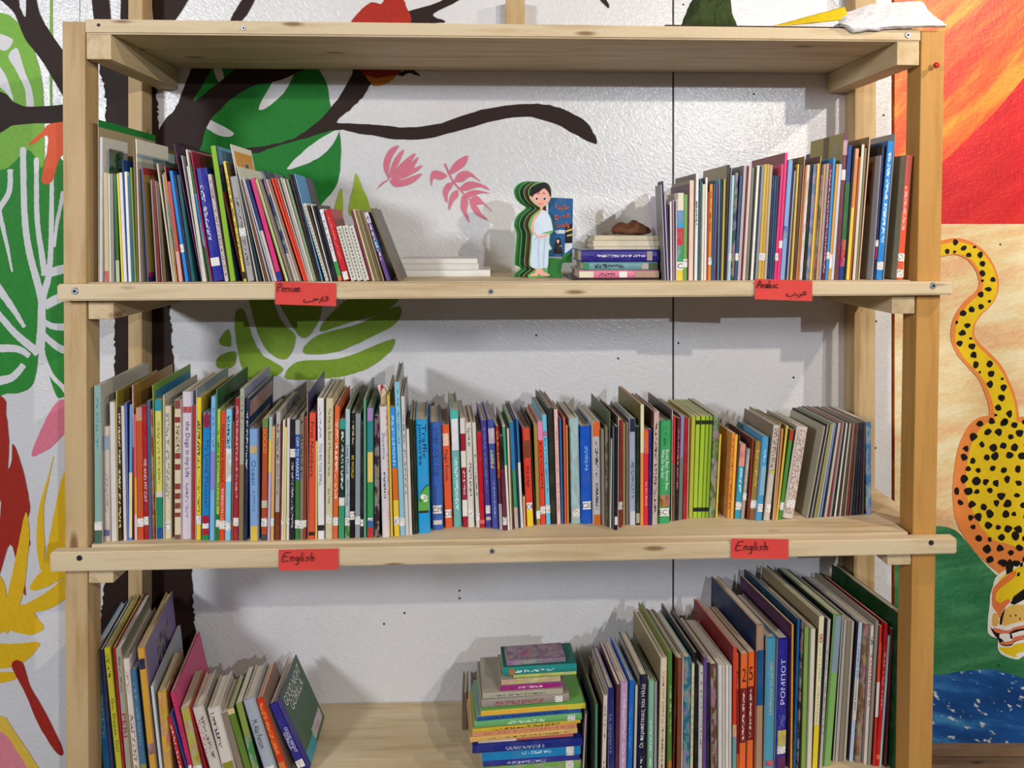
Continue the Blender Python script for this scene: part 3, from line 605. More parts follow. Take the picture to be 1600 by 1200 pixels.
TL = parse('''
152.9 154.2 438 152.4 187;b8a582/b4a282;tall tan folder with green top stripe;D=.235|sp=0:1:.955:1:1f8a3c
154.5 160 438 155.2 214.4;c9c6cc/dedcd4;white pamphlet with green diamond;D=.095|sp=.25:.82:.70:.93:2f6d3c:a|sp=.6:.98:.80:.86:a7a5a0
160 170.5 438 158 270;cfc196/bdb08a;beige book with red flowers;b=0:.10:c86a4a:a|h|rd
171 174 438 168.5 272;dedad2;thin white booklet;
174.2 178.6 438 171.8 272;9a9894;grey booklet;
179 187 438 174 273;2f6a25/22401e;dark green book;b=0:.2:b8c4a0|sp=.2:.8:.1:.9:1c3a18
187.2 192.6 438 179.7 271.5;f2e04a/d8c83c;bright yellow book;
193 198.4 438 185.4 270;e6e2e8/cfcad2;pale lilac-white book;
199 200.4 438 190.5 250;22509a/1f4f9e;tall blue booklet;sp=.3:.7:.75:.95:16408a
200.5 205.2 438 193.7 268.5;f0eee8;bright white book;
205.4 209.8 438 199 274.5;2f6a80;teal book;
210 212.6 438 202.6 262;86ad44;thin lime booklet;
212.8 217 438 206.5 221;7a5a2e/6a4c28;tall brown book;sp=.1:.9:.86:.97:8aa0b4:a
217.4 219.8 438 211 217.5;e4e0d4/b9b4ac;tall white folder;D=.135|sp=0:1:.90:1:e6e2d8|sp=0:1:.87:.895:9fb6c4|sp=0:1:.845:.87:dedad0
229.5 232.6 438 220 262;4a5a9c/a88a45;blue booklet with red-edged ochre cover;D=.12|sp=0:1:.94:1:b03038|sp=0:1:0:.08:a02848|sp=0:1:0:.045:2a4f8e
243.5 246 438 234.5 281;a09690;thin grey booklet;
246.2 251 438 237 280;7a2424/5a1c1c;dark red book;
251.2 254 438 240.5 283;b0a49a;thin pale grey booklet;
254.3 259.5 438 243 286;6e5a44/4c3c30;brown book;
260.5 265.5 438 235.5 256;d6cdb4/9c9484;tall cream book;D=.10
266.5 271 438 247.5 273;c8bda6/8c8474;cream-grey booklet;
272.8 277 438 253.6 269.6;d08a35/8a3a28;orange booklet;a|b=.3:.7:5f8a50:a
277.4 279.6 438 255 261;e0b4ac/6a1c20;tall thin pink booklet;
280.2 285 438 261 284;c85850;pinkish red book;b=0:.3:e2a8a0
289 294.4 438 264 267.5;1c8add/1468b8;bright blue book;s=.30
294.8 298.8 438 270 274;2c2c5a;navy booklet;
299.2 304.4 438 275.5 274;1d5e60;dark teal book;
305 308.4 438 262 225;5a2a60/4a1c48;tall thin purple folder;D=.175|sp=.1:.9:.7:.94:3f1640
309 311.6 438 276 243;dcd8d4/a4a2a4;tall thin white booklet;D=.06
312 315.6 438 286 260;e6e2d2;white booklet;
316 321 438 286.5 234;eae6de/d8d2c8;tall white book;
321.5 327.6 438 290.8 258;2f6f40/265a34;green book;b=.3:.75:2a7db8:a
328.4 331.2 438 295.5 236;d03a68/9c1c3c;crimson album;D=.17
331.7 349.5 438 304.5 264;262c96/1c2070;thick navy book;h|rd|q=.35:.85:c8c8d8:.2:.5|s=.17:
351 356.8 438 324 273;cdc2c0/b09aa0;pale patterned book;q=.05:.95:8a5a64:.3:.8
359.5 368 438 328.5 228.5;8ab828/20485a;lime green hardback;h|D=.16|sp=.05:1:.86:1:4a98c8:a|sp=.05:1:.5:.86:123c34:a
368.4 371 438 337 300;6a2a22;thin dark red booklet;
374.4 382 438 342 252.5;ead864/c8b450;pale yellow book;q=.2:.9:4a4430:.25:.7|b=.02:.08:2c2c20
382.4 384.2 438 352 253.5;6e5038/5c4430;tall brown booklet;
384.6 396.6 438 357 276.5;a8a6a4/8e8c8a;thick grey book;q=.15:.8:4c4c50:.3:.7|s=.47
397 399.4 438 355.6 225.5;eeeae2/ece8de;white picture book with orange cover;D=.12|sp=.10:.95:.72:.955:dc9a34|sp=.50:.70:.76:.885:ece4d8|sp=.53:.67:.77:.875:3a4a80:a
399.8 404.6 438 364 272;27404e;dark slate booklet;
405.4 408 438 362.5 260;e2e2d0/dadcca;pale white folder;D=.165
409.5 415 438 370.4 281;7c4a34/5c3424;rust brown book;
416.5 418.6 438 375.5 279;e4dcd0;thin white booklet;
424 427.2 438 379 279;b8c0dc/9aa0b0;lilac and cream booklet;b=0:.55:e4cfa0
428 432.6 438 383.6 282;2c3470/282c60;navy-topped booklet;b=0:.5:d8c2b8
433.5 441 438 390.5 280;d8347e/b02262;magenta book;b=0:.09:24348e
441.4 445 438 394 281;a4c03e;lime booklet;s=.22
445.4 448.6 438 397.6 280;eceadc;thin cream-white booklet;
451 453.4 438 400.6 280;8f8470;thin taupe booklet;
453.6 456 438 403.4 280;a0937c;thin tan booklet;
456.2 458.8 438 406 281;7c6c58/3c342c;thin brown booklet;
459.6 464 438 406.4 268;2a3f74/202c50;tall navy booklet with white edge;a|b=0:.25:bdb4b0
464.4 467.4 438 415 281;d4bfa8;thin beige booklet;
467.6 471 438 418.5 281;9c7a70/5c2c28;thin mauve-brown booklet;
473.8 477.4 438 423 279.5;ee4a2e;orange-red booklet;b=0:.17:ead226
477.6 481 438 427.8 279;e8442a/8a2018;second orange-red booklet;b=.05:.2:ead226
481.4 482.6 438 433 280;e4d8d0;thin white pamphlet;
483 486.4 438 437 278;b8b0aa;thin grey-pink booklet;
486.6 490 438 441 280;d8d0c4/ccc4b4;pale cream booklet;
490.2 494.4 438 446 281;8aa082/6c8468;grey-green booklet;
495 498.4 438 450.5 272;3a3026/2a221c;tall olive-black book;
498.8 502.4 438 455 273;24243c/1c1c2e;tall black book;b=.5:.78:cfc4dc
502.6 503.6 438 459.4 272;a4d0e6/1b86c4;tall booklet with bright blue cover;D=.075
503.8 513 438 468 319;e2dfd2;white spiral notebook;spiral
513.6 516 438 480 321;4a3c30;thin dark brown booklet;
516.2 518.4 438 485.4 321;d8d4cc;thin pale booklet;
518.6 521.8 438 488 322;1c2030;black booklet with pink and blue art;a
522.2 526.8 438 492.4 321;26222a;slim black book;
527.6 534 438 498 328;eeeaf0;white book with green foot;q=.4:.95:5a5a78:.3:.7|b=0:.07:d87a3a|b=.07:.27:3aa04a
536 547 438 506 329;c8242e/a81c24;red hardback;h|q=.3:.9:e86a68:.3:.6|s=.07
548.5 557.6 438 525 355;e2dfd2;first white spiral notebook;spiral
558 567.4 438 534.4 354;dedbce;middle white spiral notebook;spiral
567.8 577.2 438 543.8 354;e2dfd2;last white spiral notebook;spiral
578 581.6 438 547 329;7c2e48;maroon booklet;
582 585.2 438 551 328;d8cca4;cream booklet;
585.4 588.6 438 554.5 329;84784e;olive booklet;
588.8 592.4 438 558 330;9c8a70;tan-brown booklet;
592.6 596.2 438 561.5 329;6e6444;dark olive booklet;
596.4 600.4 438 565 332;a08c68/6c5030;light brown booklet;
602.6 609.6 438 568.5 333;6a4a90/50406a;purple book with white marks;b=.45:.6:2a90c8|b=.85:1:d8d4da|q=.3:.95:e8e4f0:.2:.7
621.8 626.6 438 577.5 327;75654e/4c443e;grey-brown book leaning last;
''', 'TL')
TR = parse('''
1039 1040.6 437 1032.5 289;b8b4bc/8c8a88;thin grey booklet;D=.05
1040.8 1042.8 437 1034.6 283;26264c;tall navy booklet;D=.04
1043 1045 437 1037.8 304;cdc2d8;thin lilac booklet;
1045.2 1047.6 437 1041 319;3c2448/34203c;dark plum booklet;
1047.8 1050.6 437 1046.7 315;ece4dc;white booklet;
1052 1054.2 437 1051 313;b898b4;mauve booklet;
1056.2 1057.2 437 1057 312;f0ece8;thin white pamphlet;
1057.4 1067 437 1059 301.7;e8dcc8;white comic book with bright pictures;b=0:.13:e8cf4a|b=.2:.4:3a9a6a:a|b=.4:.6:c82838:a|b=.6:.8:3a9cd0:a|s=.165:C
1067.3 1073.4 437 1068.6 304;74a452/54803c;grass green book;s=.2
1073.6 1075.4 437 1074.8 288;702440/5c2438;thin maroon booklet;
1075.8 1083 437 1077.5 282;e8d0b8/8a7a68;pinkish cream book;
1083.2 1084.6 437 1085.6 272;7a5c40/6c5a4c;thin brown booklet;
1084.8 1089.6 437 1087.4 271;eceaf0;tall white book;q=.45:.75:4a3a48:.2:.6
1090 1092.4 437 1093.5 280;2a6a68;thin teal booklet;
1092.7 1095.2 437 1096.3 284;7e8084/4e4e58;thin grey booklet;
1095.4 1099.6 437 1098 288;e6e0cc;cream booklet;
1099.8 1103.6 437 1102.2 277.5;efe8e0/4a4450;tall white booklet;
1103.8 1106 437 1106.6 300;b84a2c;thin brick booklet;
1106.2 1111 437 1109.2 288;dc9230;orange-yellow book;q=.5:.95:8a2a1c:.2:.6|s=.2
1111.2 1114.4 437 1115 287.5;3c5c84;slate blue booklet;s=.22
1114.6 1117.8 437 1119 287.5;6c5c8c;dusty purple booklet;s=.2
1118 1120.8 437 1121.8 290;4a1c28;dark maroon booklet;
1121 1123 437 1123.8 280;6ca0b0;thin teal-grey booklet;
1123.2 1126.4 437 1126.4 280;1c2440;midnight blue booklet;s=.18
1126.6 1130.2 437 1130.8 280;bcaa54;olive yellow booklet;
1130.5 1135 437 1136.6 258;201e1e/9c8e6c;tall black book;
1135.3 1137 437 1142 262;a8a0b0/6c6870;thin grey-lilac booklet;
1137.2 1141.4 437 1144 274;b0d8e0;ice blue book;s=.22
1141.8 1146.8 437 1149 270;3c4a48;dark grey-green book;a
1147.2 1151.8 437 1156 274;30507a;steel navy book;s=.22
1152.2 1157.2 437 1162.3 259;c0aeb0/7c7a80;grey-pink book;
1157.4 1159.8 437 1167.3 260;602622;thin oxblood booklet;
1160 1164.6 437 1170.4 259;dcc4c0;pale pink book;
1164.9 1169.6 437 1174.8 262;7c7c6c;olive grey booklet;
1169.9 1172.4 437 1179.4 260;1e2c28;thin blackish green booklet;
1172.6 1177 437 1183.2 259;efeadc;cream white book;
1177.3 1179.6 437 1187.4 261;22304c;thin dark navy booklet;
1179.8 1184 437 1190.4 259;8a96a4;cool grey booklet;
1184.2 1188.8 437 1194.6 257;d6b048;golden yellow book;s=.2
1189 1193.4 437 1199.2 257;cca448;second golden book;s=.2
1193.6 1198 437 1203.4 258;b8ac98;beige grey booklet;
1198.6 1201.8 437 1207.5 274.5;24365c;first navy booklet of three;s=.36
1202 1205.2 437 1211 274.5;344c70;middle navy booklet of three;s=.28
1205.4 1208.6 437 1214.6 274.5;2c4468;last navy booklet of three;s=.28
1209 1213.6 437 1220.6 256.6;da3670;pink book;s=.2
1213.8 1218.6 437 1226.6 239;e4327f/8a4a48;tall hot pink book;s=.28
1219 1226.4 437 1232 250.6;86a6d6/6a86b8;sky blue book;b=.35:.45:3468b4:a
1226.6 1229 437 1238.6 260;26204c;thin indigo booklet;
1229.2 1231.8 437 1241.4 267;a8a8b4;thin silver booklet;
1235 1238.2 437 1246.2 257;dcbc5c;straw yellow booklet;
1238.4 1243.6 437 1250 258;5a3a22;dark brown book;
1243.8 1245.2 437 1257 244.5;d8ac74/8c7236;tall thin tan booklet;
1245.4 1248 437 1258.6 260;cc6a3c;thin orange-brown booklet;
1248.6 1254.6 437 1261.2 258;d4d0c8;white patterned book;a
1255 1258.4 437 1266.4 256;1a1a1c;black book;
1259 1264.2 437 1271.2 258;62789a;grey-blue book;a
1265 1268.8 437 1277.6 256;ecc45a;warm yellow book;
1269 1270.4 437 1282 244;d6aa6c/54281c;tall thin buff booklet;
1270.6 1274.8 437 1284.4 258;6a5a3c;olive brown booklet;a
1275 1278.2 437 1287.8 257;d0a080;thin salmon booklet;
1278.4 1283 437 1291.6 256;9c9690;stone grey booklet;a
1284 1288.8 437 1296.2 256;6a2446;maroon dotted book;q=.05:.95:d8c0d0:.3:.7
1289.4 1293.6 437 1302 247;3c92d2;azure book;s=.2
1294 1298 437 1307 256.6;e0a448;orange-yellow booklet;b=.1:.22:ece6e4
1298.4 1303.8 437 1311.2 257;cdd0dc;lilac white book;
1304 1310.6 437 1319 208;70364a/a8964e;tall plum book with olive cover;D=.15|b=.68:.75:e2dcd0|b=.85:.95:c8a0b0:a|sp=.42:.58:.6:1:6a5830|sp=.15:.3:.86:.94:a89a80
1310.9 1317.8 437 1325.2 227.5;1e3f88/16285c;navy and green picture book;b=.3:.72:2f6a3a|b=.1:.3:b02838:a
1318 1321.4 437 1334 232;16161a;black-covered book;
1322 1327.4 437 1337 232.5;e6cf50/c88a40;yellow book with orange top;b=.55:.92:d88a48|b=.92:1:e0a070
1327.7 1331.6 437 1343 245.5;bc6038;burnt orange booklet;
1331.8 1336.6 437 1346.6 226;d8d4bc/2c1c18;pale stone book;
1336.9 1340.4 437 1351.4 232;8c7c64;dun brown booklet;
1340.8 1343 437 1358.6 214;d8b898/94703f;tall booklet with brown cover;
1361.8 1364.6 437 1375.8 243;a0a0c0/b4b4b8;lilac-edged book with grey picture cover;D=.14|sp=.2:1:.6:.95:8a3224:a
1364.8 1368.4 437 1379 226;22224e/20242c;dark navy book;s=.27|b=.15:.3:8a2a4c
1368.8 1379 437 1387.8 221;2088d8/1668b0;broad bright blue book;q=.25:.92:d8ecf6:.25:.75|s=.10
1379.3 1381.6 437 1398 209;8c8484/a49e98;grey book with rounded top;
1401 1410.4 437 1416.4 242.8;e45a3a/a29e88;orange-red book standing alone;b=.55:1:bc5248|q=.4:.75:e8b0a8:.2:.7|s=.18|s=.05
''', 'TR')
ML = parse('''
148 158.5 845 146.6 603;8cb0a8/bdbab0;grey-teal hardback beside the post;h|D=.235|q=.6:.95:5a8a98:.2:.6|b=0:.12:4a6a5c|s=.11
161.5 172 840 160 667;cbc0b6;short grey-white book;h|rd|q=.25:.6:8a8e98:.3:.7|b=.05:.1:5a6090|b=.8:.92:8aa0b4
172.5 182.6 840 169.4 629;dcd4d0/b8aea4;white book;rd|h
183 184.6 840 181 611;d0c464/8c8436;tall thin yellow booklet;
184.9 190 840 183.6 636;3a2c22;dark brown book;q=.1:.95:d8c8b0:.2:.8
190.4 197.8 840 186.4 635;dad0cc;off-white book;
198.2 201.4 840 194.8 630;5c7cc4/404c80;blue booklet;
201.7 206.2 840 202 633;6f9ad4/2c2a6c;light blue booklet with cream foot;b=.02:.5:e8dcb0
206.4 209.8 840 203.8 602;c83a34/9c7030;tall red-and-white booklet;b=.6:1:d0a8a0:a
210.2 214 840 208.4 648;e0b84c;thin yellow booklet;b=.5:1:d06870|b=0:.2:d8d4d0
214.4 224 838 211.8 637;c8522e;brick orange book;s=.13|b=.9:1:c89878:a|h
224.3 232 838 220.8 635;ac1e2c;red book with white capitals;t=ME AND MY CAT:.28:.6:e8dcd8:d:.15:.8|s=.14|h
232.3 237.4 838 229.2 627;4e6284/40506c;slate blue book;
237.8 241.8 839 234.6 640;9c4a34;thin russet booklet;a
242 244 839 236 602;c8cc5c/6a9a30;tall green picture book;D=.22|sp=.06:.96:.86:.955:2a78a4|sp=.06:.96:.72:.86:1a1a18
244.4 254.6 839 241 625;d8d26c;yellow and teal book;b=.92:1:2094a8|b=.08:.3:2a8468|b=0:.08:24508c|b=.3:.34:d4ccd0|q=.4:.88:8a8a40:.3:.7
255 257 842 254.6 618;d8d4c4/b4b0a0;tall pale book;
257.3 267.4 843 256.8 635;dccfb2/8c7050;worn cream book;rd|h|q=.3:.95:7a8c98:.2:.7|s=.1
272 283 840 271.8 626;dccdb0;cream book with maroon stripes;h|b=.94:1:8a4a48|b=.84:.88:8a3a40|b=.58:.62:8a3a40|b=.5:.54:8a3a40|b=.36:.4:8a3a40|b=.29:.33:8a3a40|b=.22:.26:8a3a40|b=.16:.19:8a3a40|b=0:.03:7a4a48|q=.63:.82:5a4a40:.25:.75
283.5 299.6 840 284 613;d8cedc/c4bac8;wide pale lilac book;h|rd|t=the Dogs in my Life:.42:.8:3a2a5a:d:.25:.75|b=.86:.9:c03a40:a|q=.15:.38:8a6a90:.4:.6
300 304.4 841 301.2 634;b4302a;narrow red book;
304.7 306 845 306 607;b8c0c0/8a9aa0;tall grey-blue picture book;D=.22
306.3 313.6 845 307 622;ecce3c/c8a82c;yellow book with dark lettering;q=.5:.85:3a3a30:.2:.8|q=.15:.45:6a5a20:.3:.7|s=.14
314.2 327 846 316.5 645;1f86c8;blue book with red and green foot;h|b=.88:1:8a2a4c:a|b=.13:.19:a82034|b=0:.04:2f8a4a|b=.04:.09:b02030|s=.11|t=My Little Monster:.25:.78:1a4a8c:d:.25:.75
327.5 334.8 845 329.8 620;82b4e0;light blue book;b=.35:.62:8a88cc|q=.65:.92:5a7ab0:.3:.7
335 337 845 337.7 609;3a9a5c/2a5a34;tall jungle picture book;sa|D=.235
337.3 342 844 339.6 640;b4d04c;lime book;b=0:.2:2a7a3c|s=.13|q=.25:.9:4a6a2a:.25:.75
342.3 350.8 845 344.9 643.6;dc4a24;vermilion book;t=DING DONG GORILLA:.45:.9:5a1c14:d:.2:.7|t=ROBINSON LORD:.1:.4:f0d8c8:d:.25:.75|s=.12
351.4 360 844 353.4 640;8ccbea;sky blue book with penguin print;b=.45:.7:dcecf0:a|s=.11|q=.7:.95:1c2430:.2:.7
361 364 841 363 660;8a5a44;thin brown booklet;
364.3 372 840 367.2 623;a02c38;crimson book;q=.3:.95:d89a9c:.3:.7|s=.13
372.5 379.8 844 374.4 608;aab09a/8e98b8;tall sage book;D=.225|q=.75:.95:6a7a6c:.3:.7|b=0:.5:8a7454
380.4 385.6 845 384.6 622;26304c/18365e;dark navy picture book;D=.215|q=.5:.9:d8d8e4:.2:.7|sp=.03:.95:.86:.97:a88478:a|sp=.03:.85:.74:.8:9c8458:a
386.2 404 846.5 385 671;82a9da;wide blue book with yellow foot;h|t=Ocean:.5:.72:3a6ab0:d:.25:.75|q=.25:.45:5a7ab8:.35:.6|b=0:.13:e0c04a|b=.78:.85:c8b070:a
408.2 416.6 849 410 655.6;b84e2c;rust book with orange capitals;t=SOCKS!:.72:.92:f0a030:d:.15:.8|b=.93:1:6a8a4c|b=.27:.33:c8c0a8|b=0:.05:4a4a50|s=.15
417.4 421.8 850 420.6 652;c4b4cc;lilac booklet with mint top;b=.82:1:9cc8b8|b=.55:.82:e0cc6c
422.4 427.4 850 424.6 667;e0ac78;peach booklet;s=.16
429.4 436 850 431.6 644;b4b2a8;grey book with brown foot;t=Alison Murray:.35:.6:2a2a30:d:.2:.75|b=0:.22:7a3c20|q=.62:.92:4c4c50:.25:.7
436.3 438.8 850 437.6 662;8c2430;thin dark red booklet;
439 442.4 850 441.8 657;e4dcc8;thin ivory booklet;s=.15
442.7 446 850 445 668;e8dc8c;thin pale yellow booklet;s=.16
446.5 451.6 849 447.8 654.5;e0d4d0;chalk white book;s=.16
452.2 460 845 453.8 655.6;24242e;black book with fine white print;q=.1:.65:b0b0b8:.3:.7|s=.72
460.5 467.8 844 461.2 657;3f7f3a;green book with blue panel;b=.5:.88:2858a8|t=OFF TO MARKET:.5:.86:e8ecf4:d:.15:.8|b=.88:1:b0b0b0|s=.13
468.2 474 844 469.2 648;8c7a68;grey-brown book;q=.5:.95:3c3430:.2:.7|s=.12
474.3 478.4 846 475.6 652;94402e;red-brown booklet;s=.13
478.7 480.3 848 477.4 615.5;d0a868/4a4a80;tall tan book with violet cover;D=.225
480.6 491.6 850 482 646;e2563e;wide coral red book;h|t=First Numbers:.5:.93:3a1820:d:.2:.75|b=.03:.06:3a1820
491.9 495.6 850 492.4 690;e4c060;short yellow booklet;
496 506.6 847.5 495 622.5;e8e6ea/d8d4d4;clean white hardback;h|t=TOO BIG TOO SMALL:.38:.68:4a4a78:d:.25:.7|q=.72:.95:8a8ab8:.3:.6|b=.06:.1:2a2a30
508 519.6 841.5 509 623;d4caa6;buff book with black title;h|t=The Pop-Up Book of Nonsense Verse:.45:.93:3a3428:d:.25:.7|t=Jane Yolen:.25:.36:3a3428:d:.3:.65|s=.14
520 527.6 843 523 635;e06a34/d06030;orange hardback;h|q=.3:.9:f4d8c8:.2:.75|s=.13
529 537.6 841.5 531 656;16342e;black-green book with teal tip;b=.92:1:2aa094|b=0:.28:3a9a70|q=.4:.9:d8e0d8:.3:.7|s=.31
538.5 546.2 840.5 539.2 640;b4c4cc/3c6a4c;grey-blue book;h|t=Little Mouse:.5:.72:1c1c24:d:.2:.75|t=Alison Murray:.25:.46:1c1c24:d:.2:.75|b=0:.17:4c7a3c:a|s=.13
546.5 553.2 839 548.8 645.6;1c1a1a;black book with yellow letters;t=BE WORLD:.48:.66:e8c83c:d:.2:.75|s=.18|q=.75:.95:c0b080:.3:.7
554 562.6 840.5 554.9 647;8f979e;plain grey book;h|s=.14
563.4 567.6 839 563.4 661;22282a;thin black booklet;s=.13
568.4 572.2 838 568 624;64a684/3c6850;tall mint book;D=.21
573.4 584 838.5 573 638;2c8a8c;teal book with yellow panel;h|b=.9:1:b080c0|b=.43:.66:ecc860|t=TOOT:.45:.64:1c1820:d:.15:.85|b=.16:.43:3f9a50|b=0:.08:c0342c|b=.08:.13:3a6aa0|s=.12
585 592.6 838 585.2 650;42262e;dark wine book;a
594 609.4 842 589.2 636;dcd6d8/d8b0ac;fat pale pink book;h|rd|b=0:.1:e4d4d0|t=Showtime:.6:.8:4a6aa8:d:.3:.65|q=.3:.5:2a2a34:.35:.6|q=.1:.97:d06a6c:.86:.97
610.4 614.4 840 604.6 618;e0be4c;tall thin yellow book;
615 624.4 838 607.8 637;2f8edc;blue book with orange and yellow foot;b=.28:.53:d87020|b=0:.28:ecc83c|s=.12|q=.55:.95:9cd0f0:.2:.7
624.8 633 831 616 597;90c4da/bcb8a8;tall pale blue hardback;h|D=.215|q=.6:.95:4a9ac4:.3:.7|s=.09
633.3 639 828.5 626.4 619.6;d2cfcc/b0b0b0;tall light grey book;h|D=.2|q=.3:.9:6a6a78:.3:.7
639.3 644 828 634.6 671;dcd8d0;short white booklet;
645.2 648.8 830 640.4 655;3c3428;dark brown booklet;
649 652.8 831 644.4 657;24321e;blackish green booklet;
653.5 673 832 648.7 656.6;22a0de/1c7cb8;very wide sky blue book;h|t=Traffic:.66:.96:1a3a6c:d:.5:.85|t=Jamboree:.6:.97:1a3a6c:d:.15:.48|b=.18:.2:1c2c28
675 693 823.5 671.4 661;3c66b4;wide mid-blue book;rd|h|s=.19:C39|b=.05:.09:d8d4c8|q=.5:.95:2a4a90:.2:.7
694.5 707.4 821.5 689 664.8;e45c34;wide orange book with rounded spine;h|rd|t=Magic Forest:.46:.76:4a2448:d:.2:.7|b=.8:.92:f0c8b0:a|s=.14:C10
708.5 722 819.5 703 642;72b4b0;wide teal book with white panel;h|rd|b=.66:.93:e4e4e8|b=.93:1:4cbcac|q=.68:.92:24202c:.25:.7|q=.15:.6:d8f0f0:.3:.7
723.5 731.2 822.5 718.5 654;a01c34;crimson book with white bands;b=.86:1:e0d4d0|b=.55:.7:e4e0d0|b=.1:.25:e8e4e0|q=.3:.52:e8d0d0:.3:.7
731.5 741.8 823 727 661;dcd8cc;white hardback with small black print;h|q=.3:.62:3c3c44:.4:.7|q=.78:.95:3c3c44:.3:.6|s=.13
742 750 823 735.2 660.4;d8d2c8;second white hardback;h|q=.3:.7:4a4a4c:.35:.65|s=.1
750.3 757.8 826 744.7 675.6;c41a2a;plain bright red book;h|b=.04:.08:e86a70
758 768.6 820.5 750.5 657.7;4c4290;violet book;h|rd|s=.17|b=.07:.1:c8c4b0|q=.3:.95:7a72b4:.3:.6
''', 'ML')
